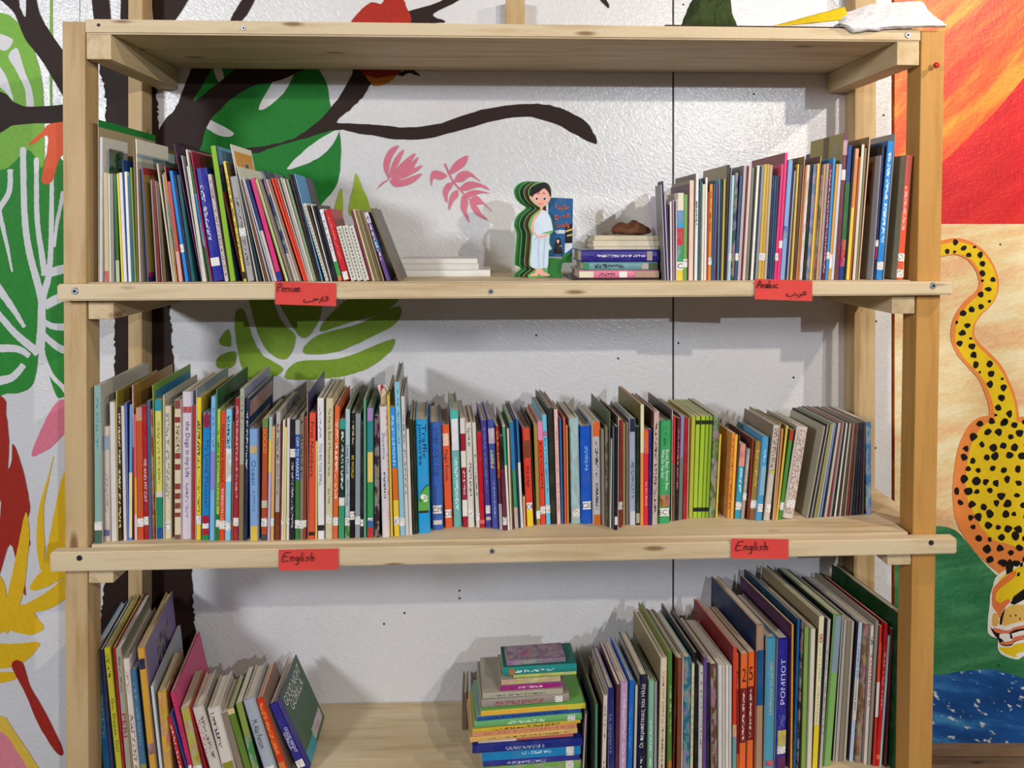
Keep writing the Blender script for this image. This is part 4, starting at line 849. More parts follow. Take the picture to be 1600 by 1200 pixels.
MR = parse('''
769.6 779.4 824 762 656;4652a4;indigo book with white oval;h|b=.78:.92:d8c8d4:a|q=.55:.72:c8c860:.2:.7|q=.1:.45:b0b4dc:.4:.6
780.5 785.4 824 774.2 666;5a3040;thin red-topped book;b=.5:1:9c2c24|q=.5:.95:e09838:.25:.75|b=0:.25:b0a8b0
786.5 793.2 826 780.4 682;6c2642;maroon book;b=.65:1:1c1818|s=.1
793.5 797.2 830 785.4 664.8;ece6d6;thin white book with mint top;b=.62:.99:3aa07c
797.5 800.6 829 792 670;d6ceb8;thin buff booklet;
801 803.6 827 795.2 672;7c6248;thin umber booklet;
804 810 820 796 660;3c9464;green book with blue top;b=.55:1:2a78b4|b=0:.2:c8a8a0:a
810.3 813 818 802 655;20406c;thin deep blue booklet;
813.5 817.4 816 806 655;2a74b4;thin blue and white booklet;b=0:.6:e2dcd0
818 821.4 817 816.8 776;e2b888;very short cream booklet;
822.5 836 816.5 816 670;e0402c;wide red book with yellow foot;h|b=.88:.99:d84a34|b=.7:.88:7a4426|b=0:.17:ead22c|t=the pegs:.4:.62:5a1418:d:.2:.75|s=.2:C4
836.4 838.2 816 826.8 661.5;22463c;dark pine green booklet;
838.5 844.4 814 833.8 663.7;a88a44;mustard book;s=.1
845 852.8 815 839.8 659;e4442e;scarlet book with pink top;b=.82:1:e488b4|q=.35:.8:5a1414:.3:.7|s=.14
853.5 860.4 813.5 847 648.5;72c2e2;light turquoise book;q=.3:.85:3a6a8c:.3:.7|s=.14|b=.8:.85:c06a90
861 869.4 816 855 638;2a2c24;wide black-green book;h
870.5 876.4 816.5 865.4 640;e8beba;pale rose book;h|q=.1:.85:c07a80:.35:.65
877.4 880.8 815 873.8 655;2f6aa4;thin navy and white booklet;b=0:.5:e2dcd8
882.3 885.8 815 879.8 653;d85a48;thin red and cream booklet;b=0:.55:e8dcb8
886.4 889.8 815 884.4 665;d09a4a;thin amber booklet;
890 892 815 889.6 668;2a2620;very thin black booklet;
893 908 814 889.4 654;a8c8cc;wide pastel patterned book;a|h|rd|s=.1
909 926.6 814 907 667;1458c4;wide royal blue book;h|s=.19:C20|q=.55:.8:8ab4ec:.35:.65
927 940.4 814.5 925 659.6;c0bcbc;white book with orange ends;h|b=.86:1:e4682c|b=0:.1:c8681c|q=.15:.82:2c2c34:.35:.65
940.8 945.8 816 939.4 672;8c8278;grey-brown paperback;
946 952 819 946.2 668;6a5a44;drab brown paperback;a
952.4 953.4 826 953 644.5;78866c/5a6450;tall sage green book;D=.17
953.6 957 826.5 955.4 686;e8e0cc;thin eggshell booklet;s=.2
957.4 960.2 827 958 668;6c6c80/50506c;thin grey booklet;s=.2
960.5 964.8 828.5 961.8 667;1c1c1e;slim black book with white edge;b=.05:.13:d8d8d4
965 966.3 818 966 652;e4dcc8/6c6458;tall thin ivory booklet;
966.6 972.4 816 968 656.5;8e302a;red-brown book;s=.2
973 977.2 816 973.2 661.7;a49a78;khaki booklet;
978 982 816 978 660.7;94785c;cocoa booklet;
983.5 993.8 818.5 983.2 655;9cacc4;grey-blue book with navy top;h|b=.88:1:262c44|b=0:.13:c8ccd0|q=.25:.6:4a6084:.3:.7
994 999.6 819 994.4 667;1c2c20;blackish pine book;b=.02:.12:a8b090:a
1000.5 1005.8 818 1001 632.5;e2944c/706434;tall orange and cream book;h|b=.6:1:e2dcae
1006 1013.2 818 1006.4 672;dc2a3c;bright red book with orange letters;b=.75:.99:e06030:a|t=by the Book:.2:.45:f0d8d4:d:.25:.7
1013.6 1018.4 818 1014 672;263070;thin navy book;
1019 1027.4 819 1022 643.5;ccb0aa/5a3c38;dusty pink book;h|q=.1:.9:4a3434:.25:.7
1028 1048 811 1030 658.6;3aa463/d8c8b0;very wide green book;h|t=Brown Bear, Brown Bear,:.32:.72:f0f4e8:d:.52:.82|t=What Do You See?:.44:.72:f0f4e8:d:.2:.48|b=.16:.28:a04a34:a|q=.76:.95:1c4a34:.4:.6|s=.11:EC1
1048.6 1050 803 1050 641;dccdd4/58504c;tall thin pink booklet;
1050.3 1054.4 802 1052 650;c8342c;narrow red and brown book;b=0:.55:6c5a3c
1055 1059.8 803 1058.8 654;5c2038;plum and black book;b=0:.35:26181c|q=.3:.9:d098a8:.3:.6
1060 1065.8 803 1064 650;8c88b0;grey-lilac book;b=0:.6:6c7a74
1066.5 1073 805 1069 654;ac1826/901420;deep red book;h
1073.2 1074.6 804 1076 654;ecd8c0;thin cream booklet;
1077 1082.8 797 1081.4 651;b8b444;olive yellow book;
1083.5 1089.8 796 1088.2 651;a8c83e;lime book nearest the olive yellow one;b=.06:.1:1c201a|b=.92:.96:2a3018
1090.4 1096.8 796 1096.4 651;a4c43a;second lime book of the set;b=.06:.1:1c201a|b=.92:.96:2a3018
1097.4 1102.4 796 1103.6 651;98b834;third lime book of the set;b=.06:.1:1c201a|b=.92:.96:2a3018
1103 1107.8 796 1109.4 651;88a630;last lime book of the set;b=.06:.1:1c201a|b=.92:.96:2a3018
1108.4 1118 797.5 1115.6 649.5;566a30;forest green book;a
1119 1121.6 799.5 1125 679.7;e4cc62;thin yellow edge booklet;
1136.8 1142 799.7 1144.2 677.5;f0922e/c88a34;orange book;sa|q=.1:.95:a84a1c:.3:.8
1142.2 1147 799.7 1149 680;f2b84c;golden paperback;
1147.2 1148.8 799.5 1155.4 682;6b4a35/7c5a44;tall brown book with dark picture cover;D=.16|sp=.45:.95:.8:.95:8a3a24:a|sp=.5:.8:.55:.95:3a2c24:a
1149 1158 799.5 1157 695;2f9cbc;teal book with pink top;b=.7:1:e09884:a|q=.35:.68:d8f0f4:.3:.7|s=.17
1159 1165.8 799.5 1168.2 702.5;aca096;short grey book;q=.4:.9:e8e0d8:.3:.6|s=.32
1168 1171.6 803 1176 686;8a3a28/6a2c20;rust book;
1172 1181.4 803 1181.8 691;9c7c3c;bronze book;h|q=.4:.9:e0bc50:.3:.7|s=.2|b=0:.13:8a5a38
1182 1192.6 803 1192.6 684;4f9ccc;wide blue rounded paperback;rd|h|s=.15|b=.3:.65:88b4cc|q=.4:.85:b0d4e8:.35:.65
1195 1208 804 1210 666;d0c4b6/8c7c68;wide parchment book;h|q=.5:.97:7a5a54:.2:.8|b=.5:.53:c8c040|s=.13
1208.4 1209.8 800 1219 662;d8c8b0/a09478;thin fawn booklet;
1210 1213.4 799 1222 671;d8905c;thin copper booklet;
1213.8 1217.4 799 1229.2 666;d8c050/8c7c2c;slim yellow and maroon book;b=.2:.65:7a3430
1218 1223.6 799 1236 672.5;4c8e3c;leaf green book;b=.88:1:b83a30|s=.15
1225 1243.4 801.7 1247.2 669.7;d4cabe/a89c8c;wide white speckled book;h|rd|q=.05:.97:a88a88:.15:.85|s=.16
1263 1266 797 1288.4 667;a09884/b4ae98;photo-covered magazine;sa
1266.3 1268.6 796 1292 664;1e1c20;black magazine;
1268.9 1271.2 796 1294.4 664;a4a2a4/6c6c70;silver magazine;
1271.5 1274 796 1296.6 664;2a2a44;dark navy magazine;
1274.3 1276.4 796 1298.6 664;b8a440;gold magazine;
1276.7 1279.2 795 1300.6 663;90a060;moss magazine;
1279.5 1283 795 1302.8 662;aaa8ae;light grey magazine;
1283.3 1286.6 795 1305.6 662;7c88b0;lavender blue magazine;
1287 1289.6 795 1308.6 661;28262a;charcoal magazine;
1290 1294.6 795 1311 662;b4b4b0;wide grey magazine;
1295 1297.4 795 1315.2 661;a42e30;red magazine;
1297.8 1301.6 795 1317.2 661;8c8c8c;mid grey magazine;
1302 1305 794 1320.6 662;242220;jet black magazine;
1305.4 1308.6 794 1323 662;dcd8d0;white-edged magazine;
1309 1312.6 794 1325.8 661;3c3834;sooty magazine;
1313 1316 794 1328.6 662;d0c8b8;bone magazine;
1316.4 1320.4 794 1331 661;5c4a3c;sepia magazine;
1320.8 1323.6 794 1334 662;9c8a78;taupe magazine;
1324 1328.4 793.5 1336.2 662;7c2c30;wine magazine;a
1328.8 1333 793 1339.4 661;54584e;pewter magazine;
1333.4 1337.4 793 1342.4 661;2c2a20;black-olive magazine;a
1337.8 1342.4 793 1345.4 661;2c2c54;navy magazine with yellow patch;b=.35:.45:d0b040
1342.8 1347.4 793 1348.2 662;3c2a2a;dark maroon magazine;
1347.8 1352.8 793 1351 661;504840;brown-black magazine;
1353.4 1362 793 1353 660;3f74a8/262a34;blue comic beside the rear post;a|sa
''', 'MR')
LL = parse('''
163 173.4 1215 147 1013;2480b8/1c5a84;teal-blue book;h|y=.052|D=.185|b=.55:1:3a7a94|q=.35:.75:9cc8b8:.3:.7
174 178 1215 158 1014;3c3060/24506a;thin indigo book;
183 192.2 1215 164 1012;bcb432;acid yellow-green book;h|t=Go, Shapes, Go!:.3:.66:3c3c20:d:.2:.75|q=.8:.97:5a5a20:.2:.7|b=.06:.1:4a4a20
193 196.4 1215 177.4 1011;b01c2c/8c1622;tall thin red book;
198 206.4 1215 181.5 1013;a69e92/8c8880;grey-tan book;t=PERI:.4:.56:a82430:d:.1:.8|q=.7:.95:6c6c60:.3:.7
206.8 208.4 1215 190 1024;b8b06c/9c9870;tall khaki booklet;
209 219.8 1215 192.4 1030;e0d5cb;cream white book;h|q=.2:.6:8a6a74:.25:.7|q=.75:.92:b08a8c:.3:.6
220.4 230 1215 204 1047;446e90/2c4c68;dusty blue book;h|b=0:.25:8c9440|q=.4:.9:7aa0b8:.3:.6
234.5 246 1215 215 1013;d49e3e/8478a8;ochre book with violet cover;h|D=.225|sp=.35:.75:.72:.9:2c2c5c:a|sp=0:1:0:.6:b8a088|b=.86:.93:2c2c50|b=.28:.35:8a5a60:a
251 255.4 1215 236 1072;d0d0d4/a8b4bc;tall pale grey-blue book;D=.225
256.5 270 1215 246 1083;d8a83a/8a5a2a;gold book;a|h
276 287.6 1215 256.5 1119;b42430;short scarlet book;h|q=.3:.9:e0b0a8:.2:.7
288 292 1215 262 1112;3450a0;thin cobalt book;b=0:.4:d8b84c
293 304 1215 263 1081;cc3468/d04c80;bright pink book;h|rd|D=.22|q=.2:.9:a01c44:.2:.7|s=.22
304.6 318 1215 283 1105;b8a850;yellow patterned book;a|s=.24
319 323.4 1215 292 1103;a81c2c;thin ruby book;
331 349 1215 301 1106;d2c8c0/9c9488;wide white book;h|q=.4:.85:c07a88:.1:.4|q=.35:.9:5a5a60:.5:.75
350 371 1215 324 1108;d8d0c8/c8bcb0;very wide white book;h|q=.5:.95:3c3c44:.2:.45|b=.12:.3:8c8a34|s=.1
372 384 1215 345 1113;8c7c6c/5c4c40;brown-edged book;
384.6 396.4 1215 354.5 1107;5f8030/4c6a28;leaf green book;h|b=.93:1:d8c88c
398 408 1215 369 1098;8a9a48/20242c;tall olive book with black cover;b=.2:.6:4a8a4c:a
413 434 1212 378 1095;a8b0be/9cb0a8;wide grey-blue book;h|t=M. Alas Fantom:.4:.75:2c3444:d:.25:.7|b=0:.06:dcd8d4|s=.12
435 450 1206 398 1093;cc3c20/8c7464;red-orange book;h|q=.3:.95:ec9040:.2:.7|b=.1:.2:d87a30:a
458.5 477 1192 418.5 1103;322e88/3f6248;indigo book with dark green cover;h|y=.075|D=.165|yaw=2|t=GOOD NIGHT:.3:.66:e4e4f0:d:.5:.8|t=GORILLA:.36:.6:e4e4f0:d:.2:.48|s=.14|sp=0:.12:0:1:322e88|sp=.12:.5:0:.16:3a9cb0|sp=.5:.95:.05:.2:c8c0c4:a
''', 'LL')
LR = parse('''
918 923 1214 922.5 1116;c4b4b8/6c5c50;thin grey-pink book;y=.05|D=.12|yaw=0
923.3 925 1214 926 1112;5c5044/4c4238;very thin dusky booklet;y=.05|D=.12|yaw=0
929.5 933.4 1213 930.4 1102;4c8a6c/24302c;thin dark green book;D=.2
940 949.6 1213 943 1088;dccfc8/7c6c5c;pale cream book;h|q=.55:.9:5a4a48:.35:.6|q=.1:.3:5a4a48:.35:.6
951 960.6 1213 950 1076;222c78/b8ac98;navy book with faint title;h|t=ΤΑ ΧΡΩΜΑΤΑ:.35:.75:8a94c0:d:.1:.5
961.4 966.6 1213 964 1070;5c3040;thin maroon-black book;
967.4 979.6 1213 970 1069;c09ec0/a08898;mauve book;h|q=.05:.9:dcc4dc:.3:.7
980.2 987.8 1213 984.4 1065;1668c0;vivid blue book;h|q=.35:.75:3aa0dc:.1:.5
990 994 1213 993 1072;c8c4b8/8c8478;thin silver-white booklet;
994.4 1010.6 1213 1000 1058;17163c/a09884;wide black-navy book;h|t=Οι περιπέτειες του Ηλία:.36:.93:f4f2ea:u:.2:.78|q=.1:.28:d8d4c8:.4:.6
1012.5 1022 1213 1014.4 1065;84b89a;mint green book;q=.2:.65:d8ecd8:.3:.6|h
1022.3 1026.4 1213 1023 1066;9c98a0;thin pewter book;b=0:.2:e0cc4c
1029 1043 1213 1033 1030;dcd0b4/8c7a5c;wide ivory book;h|rd|t=Η μικρή μου πόλη:.5:.9:b04850:u:.25:.65|q=.15:.48:5a4c44:.35:.6|b=.02:.05:2a2620
1043.6 1051.6 1213 1044.4 1020;4e8038/7c7c2c;grass green book;h|rd|q=.4:.75:b8d89c:.4:.7|b=.15:.2:c8702c
1052 1057 1212 1057.6 1028;5c2a20;dark russet book;
1057.4 1064.2 1212 1059.4 1029;80462a/6c2420;red-brown book with white edge;
1064.4 1066 1212 1067 1028;e4dcd0;thin white-edged booklet;
1066.4 1078.6 1212 1069.4 1030;2f6a84/4c4c60;teal-blue picture book;a|h
1079.6 1086.8 1212 1082.4 1038.5;dcd8b4;cream paperback with green marks;q=.05:.9:5a7a50:.35:.6
1087.4 1090.6 1212 1085.6 1020;16141a/3c403c;tall black book;
1091 1097.4 1211 1093 1042;c8c4c4;light grey book;q=.3:.95:4c4c58:.4:.7
1097.8 1103.6 1211 1099.8 1029;5e4880/5c2c48;purple book;h
1104 1112 1211 1106 1036;2a2040;black-purple book;
1112.4 1121.4 1211 1110 1038;6a4632/b8a8a8;torn brown book;a
1123 1128.4 1210 1123 1040;dcd8d4;first white magazine;
1128.7 1133.6 1210 1128.6 1040;c8c2bc;greyish white magazine;
1133.9 1138.8 1210 1134.2 1040;e0dcd6;third white magazine;
1139.1 1143.4 1210 1139.6 1041;d0ccc8;last white magazine;
1144.4 1150.6 1210 1145.8 1012;d83a2a/701214;red-spined book with teal foot;h|b=0:.33:6ca0a4|b=.33:.42:e0b080:a
1151 1154.6 1196 1150.4 1022;e06a30;orange volume seven;b=.2:.72:8a2420|t=7:.76:.86:4a1410:h:.1:.9
1155 1165.6 1194 1158.4 1022;e86a30/9c8a74;orange volume two;b=.28:.72:7a1c1c|t=2:.77:.88:4a1410:h:.2:.8|q=.3:.7:f0d4cc:.35:.65
1166.3 1177 1193 1169.2 1020;e86a30/a89c88;orange volume five;b=.28:.72:7a1c1c|t=5:.77:.88:4a1410:h:.2:.8|q=.3:.7:f0d4cc:.35:.65
1177.3 1179.4 1193 1180.4 1020;a8402c;thin rusty booklet;
1180 1193 1193 1183.2 979;b08c74/1c2c4c;tan book with blue panel;h|b=.45:.83:14558c|t=Η ΟΔΥΣΣΕΙΑ:.55:.82:c8dcec:u:.25:.75
1195 1211 1198 1199 999;4f9cbc/b8b0a0;wide light blue book;h|t=Μαθαίνω τα μέτρα:.42:.82:f0c0a0:u:.3:.7|b=.03:.07:c04860:a
1212 1234 1195 1217 1001;2c2a94/b8b4ac;very wide deep blue book;h|t=ΡΟΜΠΟΤ:.5:.85:e8e8f4:u:.3:.7|b=.18:.3:c8bc5c:a|b=0:.1:58265c|s=.15|q=.32:.42:6a6ab8:.2:.8
1235 1239.6 1196 1237.4 977;e0982c/4c2448;thin orange-edged book with purple cover;
1240 1246 1196 1247 969;1c609c/143c50;dark blue book;h
1246.6 1251.4 1197 1255.2 972;3c3444;dark patterned book;a
1252.4 1261 1197 1258 981;84aa58/5c5c1c;green book with olive cover;h
1261.4 1268.6 1202 1268.4 984;dcd8c8/b8ac90;white paper-wrapped book;
1269 1277.6 1203 1281.2 965;e8e4b4/948468;white and yellow book numbered eight;h|t=8:.83:.89:c04850:h:.2:.8|b=0:.3:ecd02c|t=Μαγνητάκια:.3:.55:c88a30:u:.2:.75|q=.58:.8:8a8a78:.35:.65
1278.4 1280.6 1186 1288 962;203c70/16305c;tall navy-topped book;
1281 1286 1184 1295 970;c4beb2;light stone book;q=.2:.8:6c6a64:.3:.6
1287.4 1301 1182.5 1305.4 965;84b468/2c3830;green and grey-blue book;h|b=.62:1:8aa0ac|b=0:.62:80b264|t=Μιλάμε για:.5:.78:2c4a34:u:.25:.7|q=.62:.95:4c5c80:.4:.6
1302 1304.4 1182 1317.4 962;d2d4d0/78746c;thin grey-edged book;
1305.6 1310.8 1184 1320 970;b8b0a8;grey papery book;
1311.2 1318.6 1184 1325.6 972;8c8272;taupe papery book;
1319 1322.6 1185 1333 973;bcb4a4;beige papery booklet;
1327.5 1336.8 1186 1343.4 975;b8c8d8/3c3450;pale blue-white book;b=.3:.6:dcd8c4|q=.35:.85:5c6c80:.3:.6|h
1338 1349 1189 1351.6 977;7c5a40;brown picture book;a
1350 1356 1191 1362.2 979;e0cfc4/a09890;cream book numbered six;h|t=6:.86:.92:24202c:h:.15:.85|t=Ο ΠΑΠΠΟΥΣ:.42:.8:c04a5c:u:.15:.85
1356.6 1362.6 1192 1370.4 972;8e8e86/8c8278;ash grey book;h
1364 1370.6 1195 1375.8 980;c43428/6c1414;red book with white panel;b=.35:.6:e0d8d0|b=.6:.88:d05030
1371 1380.4 1195.6 1386.8 977;c81a24;bright red hardback;h|q=.4:.8:f0c0bc:.3:.6|b=.05:.08:e87a50
1381 1386.6 1192 1396 996;b0c8c8;pale teal book;
1388 1394 1195 1399.4 985;5c2830;brownish maroon book;
1397 1408 1196 1405 961;12481e/0f3c1c;dark green folder;h|y=.05
''', 'LR')
def lerp_y(pts):
    def f(x):
        for (a, ya), (b, yb) in zip(pts, pts[1:]):
            if x <= b: return ya+(yb-ya)*max(0, (x-a)/(b-a))
        return pts[-1][1]
    return f
for b in TL: b.opt.setdefault('y', 0.012)
for b in TR: b.opt.setdefault('y', 0.012)
def ysolve(px, py, zs):
    lo, hi = -0.02, 0.29
    for _ in range(40):
        m = (lo+hi)/2; P = bp(px, py, m)
        if P.z < zs(P.x): lo = m
        else: hi = m
    return lo
mid_front = lerp_y([(150, .004), (160, .012), (250, .022), (330, .010), (400, .006), (500, .008), (560, .012), (600, .012), (640, .022), (655, .028), (680, .046), (710, .056), (760, .050), (790, .034), (815, .05), (840, .062), (900, .064), (945, .05), (962, .028), (970, .055), (1020, .05), (1030, .06), (1050, .07), (1080, .085), (1115, .085), (1160, .075), (1190, .062), (1225, .07), (1260, .075), (1362, .09)])
low_front = lerp_y([(160, .03), (230, .03), (330, .045), (400, .055), (470, .075)])
low_right = lerp_y([(915, .02), (1050, .02), (1140, .03), (1180, .06), (1230, .06), (1262, .045), (1280, .06), (1300, .08), (1330, .078), (1362, .065), (1400, .06)])
place(TL, z1, None, 0)
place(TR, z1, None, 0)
mid = ML+MR
place(mid, z2, mid_front, 4.5)
place(LL, z3, low_front, lerp_y([(160, 11), (260, 10), (350, 8), (440, 5), (470, 2)]))
place(LR, z3, low_right, lerp_y([(915, 4), (1000, 5), (1100, 6.5), (1250, 8.5), (1410, 8.5)]))
# rank by visible size; the thinnest beyond the limit are joined
LIMIT = 276
for b in BOOKS: b.area = abs(b.xr-b.xl)*abs(b.yb-b.yt)+(1e5 if any(k == 'sp' for k, v in b.multi) else 0)
order = sorted(BOOKS, key=lambda b: -b.area)
keep = set(id(b) for b in order[:LIMIT]); rest = [b for b in BOOKS if id(b) not in keep]
SECN = {'TL': 'Persian row', 'TR': 'Arabic row', 'ML': 'middle shelf left', 'MR': 'middle shelf right', 'LL': 'bottom shelf left', 'LR': 'bottom shelf right'}
GRP = {'TL': 'books on the top shelf at the Persian end', 'TR': 'books on the top shelf at the Arabic end', 'ML': 'picture books on the middle shelf', 'MR': 'picture books on the middle shelf', 'LL': 'books at the left of the bottom shelf', 'LR': 'books at the right of the bottom shelf'}
used = {}
NOUN = ('book', 'booklet', 'pamphlet', 'folder', 'paperback', 'hardback', 'magazine', 'album', 'notebook', 'comic', 'volume')
def short(d):
    w = d.split()
    for i, x in enumerate(w):
        if x in NOUN: return ' '.join(w[max(0, i-2):i+1])
    return ' '.join(w[:3])
for b in BOOKS:
    if id(b) not in keep: continue
    run = [q for q in b.run if id(q) in keep]; i = run.index(b)
    lab = b.desc+', '+SECN[b.sec]
    prv = run[i-1] if i else None; nxt = run[i+1] if i+1 < len(run) else None
    if prv is not None and prv.sec[0] == b.sec[0]: lab = b.desc+' right of the '+short(prv.desc)+', '+SECN[b.sec]
    elif nxt is not None: lab = b.desc+' left of the '+short(nxt.desc)+', '+SECN[b.sec]
    w = lab.split()
    if len(w) > 16: lab = b.desc+' beside the '+short((prv or nxt).desc)+', '+SECN[b.sec].split()[0]+' row'
    b.label = lab
    root = build_book(b)
    assert lab not in used, lab
    used[lab] = 1
    tag(root, lab, 'book', GRP[b.sec])
mb = MB()
for b in rest:
    q = MB(); cover_mesh(q, b.T, b.D, b.H, min(.0006, b.T*.2), lin(b.col), lin(b.side), lin(b.side), 0, (0, 0, 0)); v = frame_verts(q.v, b.fr)
    k = len(mb.v); mb.v += v; mb.f += [tuple(i+k for i in f) for f in q.f]; mb.c += q.c; mb.m += q.m
if rest:
    o = mb.build('thin_booklets', M['cover']); tag(o, 'thinnest booklets squeezed between the books on the shelves', 'booklets', kind='stuff')
print('BOOKS', len(BOOKS), 'joined', len(rest))
# ------------------------------------------------------------------ lying stacks
def flat(xa, xb, yt, yb, y, D, col, label, group, opts='', top=None, tilt=0.0, name='book', zmin=None):
    P, Q = bp(xa, yb, y), bp(xb, yb, y); R = bp((xa+xb)/2, yt, y)
    zb = (P.z+Q.z)/2; T = R.z-zb; H = Q.x-P.x
    if zmin is not None: zb = zmin
    b = Book(); b.opt = {}; b.multi = []
    for o in (opts.split('|') if opts else []):
        k, _, v = o.partition('=')
        if k in ('b', 't', 'q', 'sp', 's'): b.multi.append((k, v))
        else: b.opt[k] = v or True
    a = math.radians(tilt); t = Vector((0, 0, 1)); u = Vector((-math.cos(a), -math.sin(a), 0)); dd = Vector((-math.sin(a), math.cos(a), 0))
    b.T = T-0.0003; b.D = D; b.H = H; b.col = col; b.side = top or col; b.fr = (Vector((Q.x, y+H*math.sin(a)/2, zb+0.0002)), t, dd, u)
    r = build_book(b); r.name = name; tag(r, label, 'book', group); return zb+T
G1 = 'books lying flat on the top shelf'
zs = z1(bp(690, 434, .1).x)
z = flat(628, 766, 422.5, 434, .12, .13, 'e2e0dc', 'lowest of three white books lying flat beside the grey-brown leaning book', G1, 'h', 'e6e4e0', zmin=zs)
z = flat(624, 748, 413, 422.3, .125, .12, 'd8d6d2', 'middle of three white books lying flat on the top shelf', G1, 'h', 'e4e2dc', zmin=z)
z = flat(623, 746, 405, 413, .128, .12, 'dedcd6', 'uppermost of three white books lying flat on the top shelf', G1, 'h', 'dcdad6', zmin=z)
zs = z1(bp(970, 437, .03).x)
z = flat(893, 1029.5, 436.3, 438.4, .03, .17, '1c1a1a', 'thin black sheet-like booklet under the pile with the navy book', G1, '', None, zmin=zs)
z = flat(905, 1029.5, 424, 436.6, .035, .16, 'e07a98', 'pink and cream book lying under the teal one', G1, 'h|b=.82:1:e4dcc4|b=0:.3:b89a80|q=.55:.75:3a2a30:.3:.7|b=.4:.5:eae6e4|rd', 'd8d0c0', zmin=z)
z = flat(912, 1028, 411.2, 424, .04, .15, '6c9ca4', 'teal-grey book lying between the pink and navy books', G1, 'h|b=.93:1:3a8a5a|b=0:.12:4a5a38|q=.45:.85:2a3038:.25:.75|b=.13:.22:b8b0a8', 'b0b4ac', zmin=z)
z = flat(908.5, 1030, 391.8, 411, .038, .15, '2c2484', 'thick navy-violet book lying flat in the pile', G1, 'h|q=.45:.85:d0ccdc:.4:.6|q=.18:.44:d0ccdc:.4:.6|b=.09:.16:a89a94', 'b8b0a0', zmin=z)
for i, (xa, xb, yt, yb) in enumerate(((928, 1029, 386.8, 391.4), (927, 1029.5, 376.5, 386), (929, 1028.5, 368.3, 376.2))):
    z = flat(xa, xb, yt, yb, .045+.003*i, .13, ('d4ccb8', 'd8ceb6', 'd2c6aa')[i], ('thin cream book directly on the navy-violet one in the pile', 'cream book second from the top of the pile', 'cream book topmost of the pile under the brown lump')[i], G1, 'h', 'cdc0a4', zmin=z)
ztop_pile = z
G2 = 'books piled flat on the bottom shelf'
S = [(792, 884, 1033, 1040, .08, .055, '8a7c8c', 'mottled grey-purple book topmost of the tall pile', 'a', '8c7088', 1.6),
 (786, 901.5, 1041, 1053.5, .072, .078, '22908c', 'teal book second from the top of the tall pile', 'h|q=.3:.85:d8eeea:.35:.65|b=.85:.92:c07a40', '1c6a60', 1.6),
 (802, 901, 1053.8, 1058.6, .075, .08, 'c8d06c', 'thin lime and white book below the teal one in the pile', 'a', '90a060', 1.6),
 (783, 876, 1059, 1067, .07, .09, 'd8c890', 'pale yellow patterned book above the magenta one', 'a', 'a8b080', 1.6),
 (781.5, 877, 1067.4, 1075.6, .068, .095, 'a0247c', 'magenta book in the tall pile', 'q=.3:.7:e8c8dc:.3:.7', '8a7c8c', 1.6),
 (754, 880, 1079, 1087, .062, .125, 'b4b09c', 'greenish grey book below the magenta one', 'q=.2:.9:5c5c54:.3:.6', 'a8a090', 1.6),
 (752, 890, 1087.4, 1099.6, .058, .135, '9c9088', 'grey book with dull red title in the tall pile', 'h|q=.3:.85:a04048:.25:.75|s=.12', '9a8c84', 1.6),
 (751, 916, 1099.8, 1107.8, .052, .14, 'ecb840', 'orange-edged book with big green cover in the pile', 'b=0:.17:d8d040', '6cac50', 1.6),
 (745, 909, 1107.9, 1115, .052, .12, '2a58a0', 'dark blue book under the green-covered one', 'q=.2:.9:16306c:.3:.7', '88a8a0', 1.6),
 (741, 910, 1115.3, 1126, .05, .12, '6cb070', 'light green book in the middle of the pile', 'h|q=.35:.7:c8e4c0:.3:.7|s=.1', '6cb070', 1.6),
 (738, 908, 1126.3, 1131.5, .05, .12, 'd8b838', 'thin yellow book with dark print in the pile', 'q=.2:.85:3a2c18:.2:.8', 'c8a838', 1.6),
 (737.5, 902, 1131.8, 1139.5, .052, .12, 'e09a70', 'peach book in the tall pile', 'q=.0:.9:b86048:.3:.6', 'd8a070', 1.6),
 (734, 903, 1139.8, 1147.5, .05, .12, 'e0b468', 'tan-yellow book with small black marks in the pile', 'q=.1:.85:7a5a28:.3:.6', 'd0a860', 1.6),
 (747, 896, 1147.8, 1153.5, .055, .12, 'd0685c', 'red and white book above the wide navy one', 'b=.6:1:e8d8d0', 'c88878', 1.6),
 (738, 911, 1153.8, 1166, .046, .12, '1c2a80', 'wide navy book in the lower half of the pile', 'h|q=.35:.7:a8b8d8:.3:.7', '1c2a80', 1.6),
 (753, 908, 1166.3, 1180, .05, .12, '1c84c0', 'azure and green book under the wide navy one', 'q=.3:.6:c8e4f0:.5:.8|s=.11', '2a6a50', 1.6),
 (755, 906, 1180.3, 1190, .05, .12, '30348c', 'indigo book with white title near the bottom of the pile', 'h|q=.35:.75:c8c8e0:.3:.7', '30348c', 1.6),
 (754, 909, 1190.3, 1203, .052, .12, '74aa48', 'green book lowest in view of the tall pile', 'b=.0:1:74aa48:a|s=.12', '74aa48', 1.6),
 (756, 909, 1203.2, 1213, .052, .12, '2088b8', 'blue book at the very bottom of the tall pile', '', '2088b8', 1.6)]
zz = z3(-0.03)+0.0004
for xa, xb, yt, yb, y, D, c, lab, op, top, tl in S[::-1]:
    zz = flat(xa, xb, yt, yb, y, D, c, lab, G2, op, top, 4.2+1.1*math.sin(yt), zmin=zz+0.00005)
